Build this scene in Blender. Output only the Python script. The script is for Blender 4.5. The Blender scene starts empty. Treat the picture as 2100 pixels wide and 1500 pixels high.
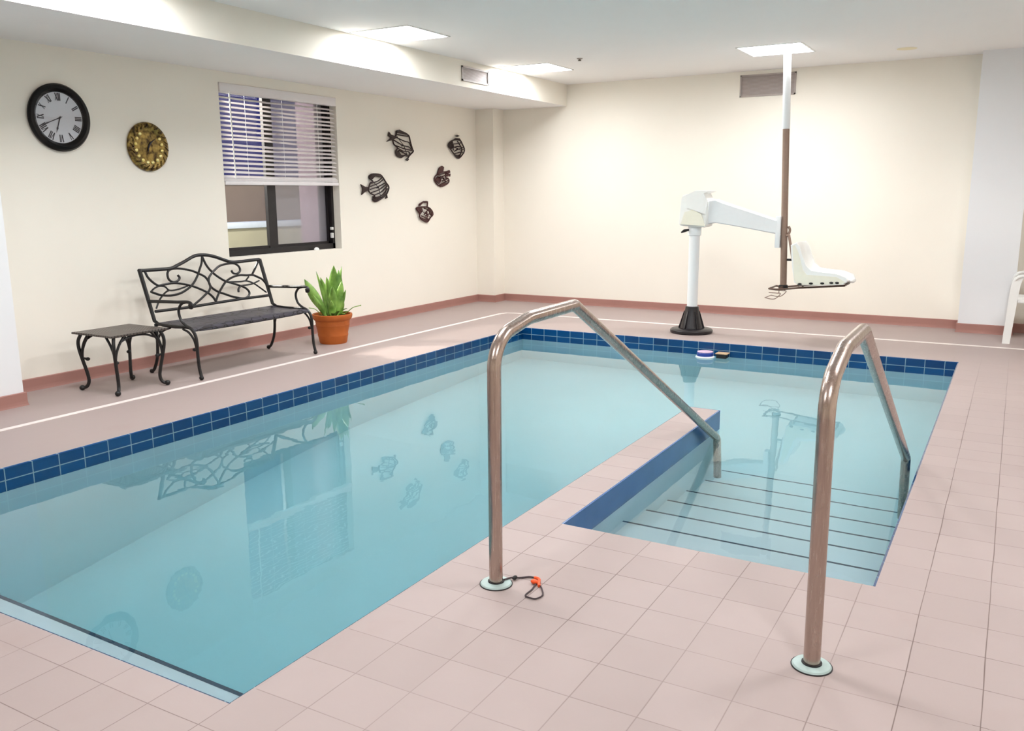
import bpy, bmesh, math, random
from mathutils import Vector, Matrix
R = math.radians
SC = bpy.context.scene
COL = SC.collection
random.seed(7)

# ------------------------------------------------------------------ helpers
def srgb(r, g, b):
    def f(c):
        c /= 255.0
        return c/12.92 if c <= .04045 else ((c+.055)/1.055)**2.4
    return (f(r), f(g), f(b), 1.0)

class NT:
    """small node-tree helper"""
    def __init__(self, name):
        self.m = bpy.data.materials.new(name); self.m.use_nodes = True
        self.t = self.m.node_tree; self.t.nodes.clear()
        self.out = self.n('ShaderNodeOutputMaterial')
    def n(self, typ, **kw):
        nd = self.t.nodes.new(typ)
        for k, v in kw.items():
            if k.startswith('i_'):
                nd.inputs[k[2:].replace('_', ' ')].default_value = v
            else:
                setattr(nd, k, v)
        return nd
    def l(self, a, b): self.t.links.new(a, b)
    def math(self, op, a, b=None, c=None):
        nd = self.n('ShaderNodeMath', operation=op)
        for i, v in enumerate((a, b, c)):
            if v is None: continue
            if isinstance(v, (int, float)): nd.inputs[i].default_value = v
            else: self.l(v, nd.inputs[i])
        return nd.outputs[0]
    def mix(self, fac, a, b):
        nd = self.n('ShaderNodeMix', data_type='RGBA')
        for sock, v in ((nd.inputs[0], fac), (nd.inputs[6], a), (nd.inputs[7], b)):
            if isinstance(v, (int, float)): sock.default_value = v
            elif isinstance(v, tuple): sock.default_value = v
            else: self.l(v, sock)
        return nd.outputs[2]
    def noise(self, scale, detail=3, vec=None, rough=.5):
        nd = self.n('ShaderNodeTexNoise'); nd.inputs['Scale'].default_value = scale
        nd.inputs['Detail'].default_value = detail; nd.inputs['Roughness'].default_value = rough
        if vec is not None: self.l(vec, nd.inputs['Vector'])
        return nd.outputs['Fac']
    def ramp(self, fac, lo, hi):
        nd = self.n('ShaderNodeMapRange'); nd.inputs[1].default_value = lo; nd.inputs[2].default_value = hi
        self.l(fac, nd.inputs[0]); return nd.outputs[0]

def simple(name, col, rough=.5, metal=0., var=.04, scale=30., bump=0., coat=0., spec=.5):
    """principled material with a little procedural mottling and bump"""
    t = NT(name)
    p = t.n('ShaderNodeBsdfPrincipled')
    geo = t.n('ShaderNodeTexCoord')
    nz = t.noise(scale, 4, geo.outputs['Object'])
    dark = tuple(max(0, c*(1-var)) for c in col[:3]) + (1,)
    lite = tuple(min(1, c*(1+var)) for c in col[:3]) + (1,)
    t.l(t.mix(nz, dark, lite), p.inputs['Base Color'])
    p.inputs['Roughness'].default_value = rough; p.inputs['Metallic'].default_value = metal
    p.inputs['Coat Weight'].default_value = coat; p.inputs['Specular IOR Level'].default_value = spec
    if bump:
        b = t.n('ShaderNodeBump'); b.inputs['Strength'].default_value = bump; b.inputs['Distance'].default_value = .004
        t.l(nz, b.inputs['Height']); t.l(b.outputs[0], p.inputs['Normal'])
    t.l(p.outputs[0], t.out.inputs[0])
    return t.m

def emis(name, col, strength):
    t = NT(name)
    e = t.n('ShaderNodeEmission'); e.inputs[0].default_value = col; e.inputs[1].default_value = strength
    t.l(e.outputs[0], t.out.inputs[0]); return t.m

def cat(pts, n=6, closed=False):
    """Catmull-Rom smoothing of a poly-line"""
    P = [Vector(p) for p in pts]; out = []; N = len(P)
    for i in range(N if closed else N-1):
        p1, p2 = P[i], P[(i+1) % N]
        p0 = P[i-1] if (i > 0 or closed) else p1*2-p2
        p3 = P[(i+2) % N] if (i+2 < N or closed) else p2*2-p1
        for k in range(n):
            t = k/n
            out.append(.5*((2*p1)+(p2-p0)*t+(2*p0-5*p1+4*p2-p3)*t*t+(3*p1-p0-3*p2+p3)*t**3))
    if not closed: out.append(P[-1])
    return out

class MB:
    def __init__(self): self.b = bmesh.new(); self.mi = 0
    def _f(self, vs):
        try: f = self.b.faces.new(vs); f.material_index = self.mi; return f
        except ValueError: return None
    def quad(self, *ps): return self._f([self.b.verts.new(p) for p in ps])
    def box(self, lo, hi, M=None, bev=0.):
        x0, y0, z0 = lo; x1, y1, z1 = hi
        ps = [(x0,y0,z0),(x1,y0,z0),(x1,y1,z0),(x0,y1,z0),(x0,y0,z1),(x1,y0,z1),(x1,y1,z1),(x0,y1,z1)]
        v = [self.b.verts.new(M @ Vector(p) if M else p) for p in ps]
        fs = [self._f([v[i] for i in q]) for q in ((0,3,2,1),(4,5,6,7),(0,1,5,4),(1,2,6,5),(2,3,7,6),(3,0,4,7))]
        if bev:
            es = list({e for f in fs for e in f.edges})
            bmesh.ops.bevel(self.b, geom=es, offset=bev, segments=2, affect='EDGES', profile=.5)
        return self
    def tube(self, pts, r, seg=10, closed=False, cap=True, flat=1., ref=None):
        P = [Vector(p) for p in pts]; N = len(P)
        rr = r if isinstance(r, (list, tuple)) else [r]*N
        T = []
        for i in range(N):
            a = P[i-1] if (i > 0 or closed) else P[i]
            c = P[(i+1) % N] if (i < N-1 or closed) else P[i]
            T.append((c-a).normalized())
        u = Vector(ref) if ref else (Vector((0,0,1)) if abs(T[0].z) < .9 else Vector((1,0,0)))
        rings = []
        for i in range(N):
            u = (u - T[i]*u.dot(T[i]))
            if u.length < 1e-6: u = T[i].orthogonal()
            u.normalize(); w = T[i].cross(u)
            rings.append([self.b.verts.new(P[i]+(u*math.cos(2*math.pi*k/seg)*flat+w*math.sin(2*math.pi*k/seg))*rr[i]) for k in range(seg)])
        for i in range(N if closed else N-1):
            A, B = rings[i], rings[(i+1) % N]
            for k in range(seg): self._f([A[k], A[(k+1) % seg], B[(k+1) % seg], B[k]])
        if cap and not closed:
            self._f(rings[0][::-1]); self._f(rings[-1])
        return self
    def cyl(self, p0, p1, r0, r1=None, seg=24):
        return self.tube([p0, p1], [r0, r0 if r1 is None else r1], seg)
    def lathe(self, prof, c=(0,0,0), axis='Z', seg=40, M=None, cap=True):
        """prof: list of (r, h)"""
        rings = []
        for r, h in prof:
            ring = []
            for k in range(seg):
                a = 2*math.pi*k/seg; x, y = r*math.cos(a), r*math.sin(a)
                p = {'Z': (x, y, h), 'X': (h, x, y), 'Y': (y, h, x)}[axis]
                p = Vector(p)+Vector(c)
                ring.append(self.b.verts.new(M @ p if M else p))
            rings.append(ring)
        for A, B in zip(rings, rings[1:]):
            for k in range(seg): self._f([A[k], A[(k+1) % seg], B[(k+1) % seg], B[k]])
        if cap and prof[0][0] > 1e-5: self._f(rings[0][::-1])
        if cap and prof[-1][0] > 1e-5: self._f(rings[-1])
        return self
    def prism(self, poly, to3, d):
        """poly: 2-D outline, to3(p, depth) -> 3-D"""
        a = [self.b.verts.new(to3(p, 0)) for p in poly]; b = [self.b.verts.new(to3(p, d)) for p in poly]
        self._f(a[::-1]); self._f(b)
        for i in range(len(poly)):
            j = (i+1) % len(poly); self._f([a[i], a[j], b[j], b[i]])
        return self
    def loft(self, secs, cap=True, closed=True):
        rings = [[self.b.verts.new(p) for p in s] for s in secs]
        for A, B in zip(rings, rings[1:]):
            n = len(A)
            for k in range(n if closed else n-1): self._f([A[k], A[(k+1) % n], B[(k+1) % n], B[k]])
        if cap: self._f(rings[0][::-1]); self._f(rings[-1])
        return self
    def ball(self, c, r, seg=12, s=(1,1,1)):
        M = Matrix.Translation(c) @ Matrix.Diagonal((s[0], s[1], s[2], 1))
        q = bmesh.ops.create_uvsphere(self.b, u_segments=seg, v_segments=max(6, seg//2+2), radius=r, matrix=M)
        for v in q['verts']:
            for f in v.link_faces: f.material_index = self.mi
        return self
    def build(self, name, mat, parent=None, smooth=35., fix=True, uv=None):
        b = self.b
        bmesh.ops.remove_doubles(b, verts=b.verts, dist=1e-6)
        if fix: bmesh.ops.recalc_face_normals(b, faces=b.faces)
        me = bpy.data.meshes.new(name); b.to_mesh(me); b.free()
        for m in (mat if isinstance(mat, (list, tuple)) else [mat]): me.materials.append(m)
        if smooth:
            me.polygons.foreach_set('use_smooth', [True]*len(me.polygons))
            me.set_sharp_from_angle(angle=R(smooth))
        o = bpy.data.objects.new(name, me); COL.objects.link(o)
        if parent is not None:
            o.parent = parent
            o.matrix_parent_inverse = parent.matrix_basis.inverted()
        return o

def tag(o, label=None, category=None, group=None, kind=None):
    for k, v in (('label', label), ('category', category), ('group', group), ('kind', kind)):
        if v: o[k] = v
    return o
def thing(name, loc, label, category, group=None):
    e = bpy.data.objects.new(name, None); COL.objects.link(e); e.location = loc
    e.empty_display_size = .1
    return tag(e, label, category, group)
def struct(o, label=None):
    o['kind'] = 'structure'
    if label: o['label'] = label
    return o

def grid_quads(mb, us, vs, skip, to3):
    us = sorted(set(us)); vs = sorted(set(vs))
    for a, b in zip(us, us[1:]):
        for c, d in zip(vs, vs[1:]):
            if skip((a+b)/2, (c+d)/2): continue
            mb.quad(to3(a, c), to3(b, c), to3(b, d), to3(a, d))

# ------------------------------------------------------------------ measures
XL, YB = -6.2, 10.12            # left wall, back wall
XR, YF = 2.3, -2.2              # wall on the right, wall behind the camera
ZC = 2.735                      # ceiling
XS, ZS = -5.012, 2.478          # soffit face and underside
ZW = -.125                      # water level
PX0, PX1, PY0, PY1 = -4.53, -.33, 1.525, 8.09   # pool
DX0, DX1, DY0, DY1 = -1.8, -1.6, 3.2, 5.5       # divider between pool and steps
DEPTH = 1.9

# ------------------------------------------------------------------ materials
def wall_mat(name, col, rough=.75):
    return simple(name, col, rough, var=.012, scale=3.0, bump=.03, spec=.3)
M_wall = wall_mat('cream_wall_paint', srgb(246, 240, 227))
M_white = wall_mat('white_column_paint', srgb(238, 239, 240))
M_ceil = wall_mat('ceiling_paint', srgb(248, 246, 243), .85)
M_base = simple('pink_brown_baseboard', srgb(166, 120, 110), .55, var=.08, scale=6, bump=.05)

def floor_mat():
    t = NT('pink_deck_tiles'); p = t.n('ShaderNodeBsdfPrincipled')
    g = t.n('ShaderNodeNewGeometry'); s = t.n('ShaderNodeSeparateXYZ'); t.l(g.outputs['Position'], s.inputs[0])
    X, Y = s.outputs[0], s.outputs[1]; T = .2035
    wob = t.noise(2.2, 2, g.outputs['Position'])
    def line(c, off):
        a = t.math('ADD', t.math('SUBTRACT', c, off), t.math('MULTIPLY', t.math('SUBTRACT', wob, .5), .008))
        fr = t.math('FRACT', t.math('ADD', t.math('DIVIDE', a, T), .5))
        return t.math('ABSOLUTE', t.math('MULTIPLY', t.math('SUBTRACT', fr, .5), T))
    dx, dy = line(X, .0335), line(Y, 3.2455)
    d = t.math('MINIMUM', dx, dy)
    wid = t.math('MULTIPLY_ADD', t.noise(1.7, 2, g.outputs['Position']), .0035, .0006)
    grout = t.math('SUBTRACT', 1.0, t.math('SMOOTHSTEP' if False else 'MINIMUM', t.math('DIVIDE', d, wid), 1.0))
    # the tiled part of the deck: near side and right side of the pool
    near = t.math('LESS_THAN', Y, 1.53); right = t.math('GREATER_THAN', X, -1.79)
    fade = t.n('ShaderNodeMapRange'); fade.inputs[1].default_value = 8.6; fade.inputs[2].default_value = 6.0
    t.l(Y, fade.inputs[0])
    fade2 = t.n('ShaderNodeMapRange'); fade2.inputs[1].default_value = -1.79; fade2.inputs[2].default_value = -1.58
    t.l(X, fade2.inputs[0])
    area = t.math('MAXIMUM', near, t.math('MULTIPLY', right, fade.outputs[0]))
    # darker joints on the two long lines to the right of the pool
    strong = t.math('MULTIPLY', t.math('GREATER_THAN', X, -.25), t.math('LESS_THAN', dx, .02))
    patch = t.ramp(t.noise(.9, 2, g.outputs['Position']), .42, .62)
    st = t.math('MULTIPLY_ADD', t.math('MAXIMUM', strong, patch), .55, .4)
    gm = t.math('MULTIPLY', t.math('MULTIPLY', grout, area), st)
    # each tile its own slight shade
    cell = t.n('ShaderNodeCombineXYZ')
    t.l(t.math('FLOOR', t.math('DIVIDE', t.math('SUBTRACT', X, .0335), T)), cell.inputs[0])
    t.l(t.math('FLOOR', t.math('DIVIDE', t.math('SUBTRACT', Y, 3.2455), T)), cell.inputs[1])
    wn = t.n('ShaderNodeTexWhiteNoise'); t.l(cell.outputs[0], wn.inputs['Vector'])
    tile = t.mix(t.math('MULTIPLY', wn.outputs['Value'], area), srgb(169, 153, 148), srgb(175, 159, 154))
    mott = t.noise(9, 5, g.outputs['Position'])
    c1 = t.mix(t.math('MULTIPLY', mott, .35), tile, srgb(163, 146, 141))
    stain = t.ramp(t.noise(3.1, 4, g.outputs['Position']), .6, .8)
    c2 = t.mix(t.math('MULTIPLY', stain, .25), c1, srgb(158, 135, 127))
    col = t.mix(gm, c2, srgb(84, 60, 54))
    t.l(col, p.inputs['Base Color']); p.inputs['Roughness'].default_value = .5
    p.inputs['Specular IOR Level'].default_value = .35
    b = t.n('ShaderNodeBump'); b.inputs['Strength'].default_value = .25; b.inputs['Distance'].default_value = .002
    t.l(t.math('SUBTRACT', t.math('MULTIPLY', t.noise(120, 3, g.outputs['Position']), .25), gm), b.inputs['Height'])
    t.l(b.outputs[0], p.inputs['Normal']); t.l(p.outputs[0], t.out.inputs[0]); return t.m
M_floor = floor_mat()

def pool_tile_mat():
    t = NT('blue_waterline_tiles'); p = t.n('ShaderNodeBsdfPrincipled')
    uv = t.n('ShaderNodeUVMap'); s = t.n('ShaderNodeSeparateXYZ'); t.l(uv.outputs[0], s.inputs[0])
    U, V = s.outputs[0], s.outputs[1]
    def dist(c, T):
        fr = t.math('FRACT', t.math('ADD', t.math('DIVIDE', c, T), .5))
        return t.math('ABSOLUTE', t.math('MULTIPLY', t.math('SUBTRACT', fr, .5), T))
    d = t.math('MINIMUM', dist(U, .153), dist(V, .07))
    grout = t.math('LESS_THAN', d, .0028)
    cell = t.n('ShaderNodeCombineXYZ')
    t.l(t.math('FLOOR', t.math('DIVIDE', U, .153)), cell.inputs[0]); t.l(t.math('FLOOR', t.math('DIVIDE', V, .07)), cell.inputs[1])
    wn = t.n('ShaderNodeTexWhiteNoise'); t.l(cell.outputs[0], wn.inputs['Vector'])
    c = t.mix(wn.outputs['Value'], srgb(0, 54, 104), srgb(2, 72, 126))
    c = t.mix(t.math('MULTIPLY', t.noise(14, 3), .3), c, srgb(0, 38, 86))
    col = t.mix(grout, c, srgb(120, 152, 166))
    t.l(col, p.inputs['Base Color'])
    p.inputs['Roughness'].default_value = .18; p.inputs['Specular IOR Level'].default_value = .5
    b = t.n('ShaderNodeBump'); b.inputs['Strength'].default_value = .3; b.inputs['Distance'].default_value = .003
    t.l(t.math('MINIMUM', t.math('DIVIDE', d, .008), 1.), b.inputs['Height']); t.l(b.outputs[0], p.inputs['Normal'])
    t.l(p.outputs[0], t.out.inputs[0]); return t.m
M_ptile = pool_tile_mat()
M_dtile = simple('plain_blue_glazed_tile', srgb(54, 96, 150), .2, var=.12, scale=7)
M_plaster = simple('pale_aqua_pool_plaster', srgb(200, 219, 225), .7, var=.03, scale=2.5, bump=.05)
M_nosing = simple('dark_step_edge_tile', srgb(30, 62, 84), .5, var=.2, scale=20)

def water_mat():
    t = NT('clear_pool_water')
    g = t.n('ShaderNodeNewGeometry')
    n1 = t.noise(2.3, 2, g.outputs['Position']); n2 = t.noise(11, 2, g.outputs['Position'])
    b = t.n('ShaderNodeBump'); b.inputs['Strength'].default_value = .10; b.inputs['Distance'].default_value = .012
    t.l(t.math('MULTIPLY_ADD', n2, .12, n1), b.inputs['Height'])
    gl = t.n('ShaderNodeBsdfGlass'); gl.inputs['IOR'].default_value = 1.33; gl.inputs['Roughness'].default_value = 0.
    gl.inputs['Color'].default_value = (1, 1, 1, 1); t.l(b.outputs[0], gl.inputs['Normal'])
    va = t.n('ShaderNodeVolumeAbsorption'); va.inputs['Color'].default_value = (.12, .87, .93, 1); va.inputs['Density'].default_value = .19
    t.l(gl.outputs[0], t.out.inputs['Surface']); t.l(va.outputs[0], t.out.inputs['Volume'])
    return t.m
M_water = water_mat()

def steel_mat():
    t = NT('brushed_stainless_pipe'); p = t.n('ShaderNodeBsdfPrincipled')
    tc = t.n('ShaderNodeTexCoord'); mp = t.n('ShaderNodeMapping'); mp.inputs['Scale'].default_value = (60, 60, 4)
    t.l(tc.outputs['Object'], mp.inputs[0]); nz = t.noise(3, 4, mp.outputs[0])
    spot = t.ramp(t.noise(14, 4, tc.outputs['Object']), .62, .78)
    c = t.mix(nz, srgb(172, 153, 142), srgb(196, 180, 170))
    t.l(t.mix(t.math('MULTIPLY', spot, .35), c, srgb(120, 92, 78)), p.inputs['Base Color'])
    p.inputs['Metallic'].default_value = 1.; t.l(t.math('MULTIPLY_ADD', nz, .12, .2), p.inputs['Roughness'])
    t.l(p.outputs[0], t.out.inputs[0]); return t.m
M_steel = steel_mat()
M_flange = simple('pale_escutcheon_plastic', srgb(172, 192, 187), .4, var=.12, scale=40)
M_dark = simple('dark_rubber', srgb(18, 18, 20), .6)
M_black = simple('black_cast_metal', srgb(15, 13, 13), .42, var=.25, scale=60, bump=.25)
M_blackseat = simple('black_cast_metal_top', srgb(44, 40, 38), .36, var=.25, scale=40, bump=.1)
M_plastic = simple('white_plastic', srgb(244, 244, 240), .35, var=.02)
M_lift = simple('white_powder_coat', srgb(236, 238, 238), .35, var=.02)
M_seat = simple('ivory_moulded_plastic', srgb(240, 236, 218), .4, var=.03)
M_rodm = simple('satin_grey_steel_tube', srgb(150, 126, 111), .4, metal=.3, var=.1)
M_lblack = simple('black_glossy_base', srgb(26, 22, 26), .3, var=.15)
M_lens = emis('lit_ceiling_panel', (.975, .99, 1.02, 1), 24.)
M_lbox = simple('white_light_box', srgb(245, 245, 242), .5)
EXPOSURE = 0.76
# ------------------------------------------------------------------ room shell
LIGHTS = [(-4.67, 3.62), (-4.67, 6.26), (-4.66, 8.66), (-2.14, 8.755), (-2.14, 5.75), (-2.14, 3.0),
          (-2.14, .2), (.55, 6.9), (.55, 3.9), (.55, .9)]
LH = .29
OUT = [(PX0, PY0), (DX0, PY0), (DX0, DY1), (DX1, DY1), (DX1, DY0), (PX1, DY0), (PX1, PY1), (PX0, PY1)]
def in_pool(x, y):
    if not (PX0 < x < PX1 and PY0 < y < PY1): return False
    if x > DX0 and y < DY0: return False
    if DX0 < x < DX1 and y < DY1: return False
    return True
mb = MB()
grid_quads(mb, [XL-.1, PX0, DX0, DX1, PX1, XR], [YF, PY0, DY0, DY1, PY1, YB+.1], in_pool, lambda a, b: (a, b, 0))
o_floor = struct(mb.build('floor', M_floor, smooth=0, fix=False), 'pink tiled pool deck')

mb = MB()
us = [XS, XR]; vs = [YF, YB]
for x, y in LIGHTS: us += [x-LH, x+LH]; vs += [y-LH, y+LH]
def in_light(x, y): return any(abs(x-a) < LH and abs(y-b) < LH for a, b in LIGHTS)
grid_quads(mb, us, vs, in_light, lambda a, b: (a, b, ZC))
struct(mb.build('ceiling', M_ceil, smooth=0, fix=False), 'flat off white ceiling')

WY0, WY1, WZ0, WZ1, WD = 5.63, 7.17, .85, 2.385, .10     # window opening and reveal depth
mb = MB()
grid_quads(mb, [YF, WY0, WY1, YB], [0, WZ0, WZ1, ZS], lambda y, z: WY0 < y < WY1 and WZ0 < z < WZ1, lambda a, b: (XL, a, b))
e = XL-WD-.06
for a, b in (((WY0, WZ0), (WY0, WZ1)), ((WY0, WZ1), (WY1, WZ1)), ((WY1, WZ1), (WY1, WZ0)), ((WY1, WZ0), (WY0, WZ0))):
    mb.quad((XL, *a), (XL, *b), (e, *b), (e, *a))
grid_quads(mb, [-15, WY0, WY1, YB+5], [-.06, WZ0, WZ1, 4.2], lambda y, z: WY0 < y < WY1 and WZ0 < z < WZ1, lambda a, b: (e, a, b))
struct(mb.build('wall_left', M_wall, smooth=0, fix=False), 'cream wall with the window')
mb = MB(); mb.quad((XL, YB, 0), (XR, YB, 0), (XR, YB, ZC), (XL, YB, ZC))
struct(mb.build('wall_back', M_wall, smooth=0, fix=False), 'cream wall at the far end')
mb = MB(); mb.quad((XR, YF, 0), (XR, YB, 0), (XR, YB, ZC), (XR, YF, ZC))
struct(mb.build('wall_right', M_wall, smooth=0, fix=False))
mb = MB(); mb.quad((XL, YF, 0), (XR, YF, 0), (XR, YF, ZC), (XL, YF, ZC))
struct(mb.build('wall_front', M_wall, smooth=0, fix=False))
# dropped soffit along the left wall: cream face, grey-white underside
mb = MB(); mb.mi = 0
mb.quad((XS, YF, ZS), (XS, YB, ZS), (XS, YB, ZC), (XS, YF, ZC))
mb.mi = 1
mb.quad((XL, YF, ZS), (XS, YF, ZS), (XS, YB, ZS), (XL, YB, ZS))
struct(mb.build('ceiling_soffit', [M_wall, M_ceil], smooth=0, fix=False), 'dropped soffit along the left wall')
# pillars
def pillar(name, lo, hi, mat, label):
    m = MB(); m.box(lo, hi); return struct(m.build(name, mat, smooth=0), label)
pillar('wall_pillar', (XL, YF, 0), (-5.8, 3.375, ZS), M_white, 'white pillar at the left edge')
pillar('wall_chase', (XL, 9.86, 0), (-5.935, YB, ZS), M_wall, 'narrow boxed column in the far corner')
pillar('wall_column', (-.447, 9.88, 0), (.03, YB, ZC), M_white, 'white column at the right end of the far wall')

# baseboards
BH, BT = .092, .014
def skirting(name, path):
    m = MB()
    prof = [(0, 0), (.02, 0), (.016, .012), (BT, .03), (BT, BH-.004), (BT-.004, BH), (0, BH)]
    P = [Vector((*p, 0)) for p in path]; secs = []
    for i, p in enumerate(P):
        def nrm(a, b): d = (b-a).normalized(); return Vector((d.y, -d.x, 0))
        ns = []
        if i > 0: ns.append(nrm(P[i-1], p))
        if i < len(P)-1: ns.append(nrm(p, P[i+1]))
        n = ns[0] if len(ns) == 1 else (ns[0]+ns[1])/(1+ns[0].dot(ns[1]))
        secs.append([p+n*a+Vector((0, 0, b)) for a, b in prof])
    m.loft(secs)
    return struct(m.build(name, M_base, smooth=0))
skirting('baseboard_left', [(-5.8, YF), (-5.8, 3.375), (XL, 3.375), (XL, 9.86), (-5.935, 9.86), (-5.935, YB)])
skirting('baseboard_back', [(-5.92, YB), (-.447, YB), (-.447, 9.88), (.03, 9.88), (.03, YB), (XR, YB)])
# cream drain strip let into the deck
mb = MB()
w = .025
P = [(-5.285, YF), (-5.285, 8.9), (-5.25, 9.0), (-5.16, 9.03), (XR, 9.03)]
secs = []
for i, p in enumerate(P):
    a = Vector(P[max(0, i-1)]); c = Vector(P[min(len(P)-1, i+1)]); d = (c-a).normalized(); n = Vector((d.y, -d.x))
    q = Vector(p)
    secs.append([(*(q-n*w), -.002), (*(q+n*w), -.002), (*(q+n*w), .0025), (*(q-n*w), .0025)])
mb.loft(secs)
M_strip = simple('cream_drain_strip', srgb(234, 224, 218), .55, var=.06, scale=8)
struct(mb.build('floor_drain_strip', M_strip, smooth=0), 'cream drain strip let into the pink deck')

# ------------------------------------------------------------------ pool
mb = MB()
for i, p in enumerate(OUT):
    q = OUT[(i+1) % len(OUT)]
    mb.quad((*p, 0), (*q, 0), (*q, -DEPTH), (*p, -DEPTH))
def bottom(y): return -DEPTH+(.62*(y-PY0)/(5.2-PY0) if y < 5.2 else .62+.13*(y-5.2)/(PY1-5.2))     # deep near end, shallow far end
grid_quads(mb, [PX0, DX0, DX1, PX1], [PY0, DY0, 5.2, DY1, PY1], lambda x, y: not in_pool(x, y), lambda a, b: (a, b, bottom(b)))
pool = struct(mb.build('pool_basin', M_plaster, smooth=0, fix=False), 'pool shell of pale aqua plaster')
# waterline tile band (two rows of blue tile) with UVs measured along the wall
mb = MB(); b = mb.b; uvl = b.loops.layers.uv.new('UVMap')
def uvquad(ps, uvs):
    f = b.faces.new([b.verts.new(p) for p in ps])
    for lp, u in zip(f.loops, uvs): lp[uvl].uv = u
th, zt, zb = .009, -.001, -.139
N = len(OUT); dist = 0.
ins = []
for i in range(N):
    a, c, d = Vector(OUT[i-1]), Vector(OUT[i]), Vector(OUT[(i+1) % N])
    n1 = Vector((-(c-a).normalized().y, (c-a).normalized().x)); n2 = Vector((-(d-c).normalized().y, (d-c).normalized().x))
    ins.append(c+(n1+n2)*th)
for i in range(N):
    j = (i+1) % N; L = (ins[j]-ins[i]).length
    if i in (3, 4): continue       # no tile under the lip of the steps; the divider has its own plain face
    p, q = ins[i], ins[j]; P0, Q0 = Vector(OUT[i]), Vector(OUT[j])
    u0 = 0.06; u1 = L+.06
    uvquad([(*p, zb), (*q, zb), (*q, zt-.004), (*p, zt-.004)], [(u0, zb), (u1, zb), (u1, -.006), (u0, -.006)])
    uvquad([(*p, zt-.004), (*q, zt-.004), (*Q0, zt), (*P0, zt)], [(u0, -.006), (u1, -.006), (u1, -.006), (u0, -.006)])
    uvquad([(*P0, zb), (*Q0, zb), (*q, zb), (*p, zb)], [(u0, -.035), (u1, -.035), (u1, -.035), (u0, -.035)])
tb = mb.build('waterline_tiles', M_ptile, pool, smooth=0, fix=False)
tb['label'] = 'dark blue tile band at the waterline'
m = MB(); m.box((DX1, DY0-.02, -.139), (DX1+.009, DY1, -.001)); m.box((DX0-.009, DY1, -.139), (DX1+.009, DY1+.009, -.001))
m.build('divider_tiles', M_dtile, pool, smooth=0)['label'] = 'plain blue glazed face of the narrow dividing wall'
# steps going down into the water
stp = bpy.data.objects.new('pool_steps', None); COL.objects.link(stp); stp.location = (-.96, DY0, ZW); struct(stp, 'broad submerged steps with dark edges')
ys = [3.90, 4.225, 4.56, 4.90, 5.27, 5.64, 6.0]; zs = [-.39, -.525, -.68, -.83, -.98, -1.13, -1.25]
y0 = DY0
for k, (y, z) in enumerate(zip(ys, zs)):
    MB().box((DX1, ys[k-1]-.001 if k else DY0, -DEPTH), (PX1, y, z)).build('step', M_plaster, stp, smooth=0)
    MB().box((DX1, y-.012, z-.012), (PX1, y+.002, z+.002)).build('step_edge', M_nosing, stp, smooth=0)
# side bench ledge along the near end of the main pool
led = struct(MB().box((PX0, PY0, -.7), (DX0, 1.85, -.36)).build('pool_ledge', M_plaster, smooth=0), 'submerged ledge along the near end')
MB().box((PX0, 1.836, -.375), (DX0, 1.853, -.358)).build('ledge_edge', M_nosing, led, smooth=0)
# water: closed volume, its sides run a little into the shell
mb = MB(); e = .006
def grow(i):
    a, c, d = Vector(OUT[i-1]), Vector(OUT[i]), Vector(OUT[(i+1) % N])
    n1 = Vector(((c-a).normalized().y, -(c-a).normalized().x)); n2 = Vector(((d-c).normalized().y, -(d-c).normalized().x))
    return c+(n1+n2)*e
G = [grow(i) for i in range(N)]
top = [mb.b.verts.new((*g, ZW)) for g in G]; bot = [mb.b.verts.new((*g, -DEPTH-.05)) for g in G]
mb._f(top); mb._f(bot[::-1])
for i in range(N): j = (i+1) % N; mb._f([top[i], bot[i], bot[j], top[j]])
wt = mb.build('pool_water', M_water, smooth=0)
wt['kind'] = 'stuff'; tag(wt, 'clear turquoise water filling the indoor swimming pool', 'water')

# ------------------------------------------------------------------ recessed ceiling lights
lab = {1: 'square recessed ceiling light beside the middle of the soffit', 2: 'square recessed ceiling light beside the grey soffit vent',
       3: 'square recessed ceiling light above the pool lift pole', 0: 'square recessed ceiling light nearest the left edge, just out of view'}
proto = None
RD = .035
for i in [1, 2, 3, 0]+list(range(4, len(LIGHTS))):
    x, y = LIGHTS[i]
    L = lab.get(i, 'recessed ceiling light over the near side of the room, out of view')
    if proto is None:
        t = thing('ceiling_light', (x, y, ZC), L, 'ceiling light', 'recessed ceiling lights')
        m = MB()
        for s in (-1, 1):
            m.quad((x+s*LH, y-LH, ZC), (x+s*LH, y+LH, ZC), (x+s*LH, y+LH, ZC+RD), (x+s*LH, y-LH, ZC+RD))
            m.quad((x-LH, y+s*LH, ZC), (x+LH, y+s*LH, ZC), (x+LH, y+s*LH, ZC+RD), (x-LH, y+s*LH, ZC+RD))
        for s in (-1, 1):   # thin trim frame on the ceiling
            m.box((x+s*(LH+.004)-.008, y-LH-.012, ZC-.006), (x+s*(LH+.004)+.008, y+LH+.012, ZC+.001))
            m.box((x-LH-.012, y+s*(LH+.004)-.008, ZC-.006), (x+LH+.012, y+s*(LH+.004)+.008, ZC+.001))
        m.build('housing', M_lbox, t, smooth=0, fix=False)
        m = MB(); m.quad((x-LH, y-LH, ZC+RD), (x-LH, y+LH, ZC+RD), (x+LH, y+LH, ZC+RD), (x+LH, y-LH, ZC+RD))
        m.build('diffuser', M_lens, t, smooth=0, fix=False)
        proto = t
    else:
        t = proto.copy(); COL.objects.link(t); t.location = (x, y, ZC); t['label'] = L
        for ch in list(proto.children):
            c = ch.copy(); COL.objects.link(c); c.parent = t; c.matrix_parent_inverse = ch.matrix_parent_inverse.copy()

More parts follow.
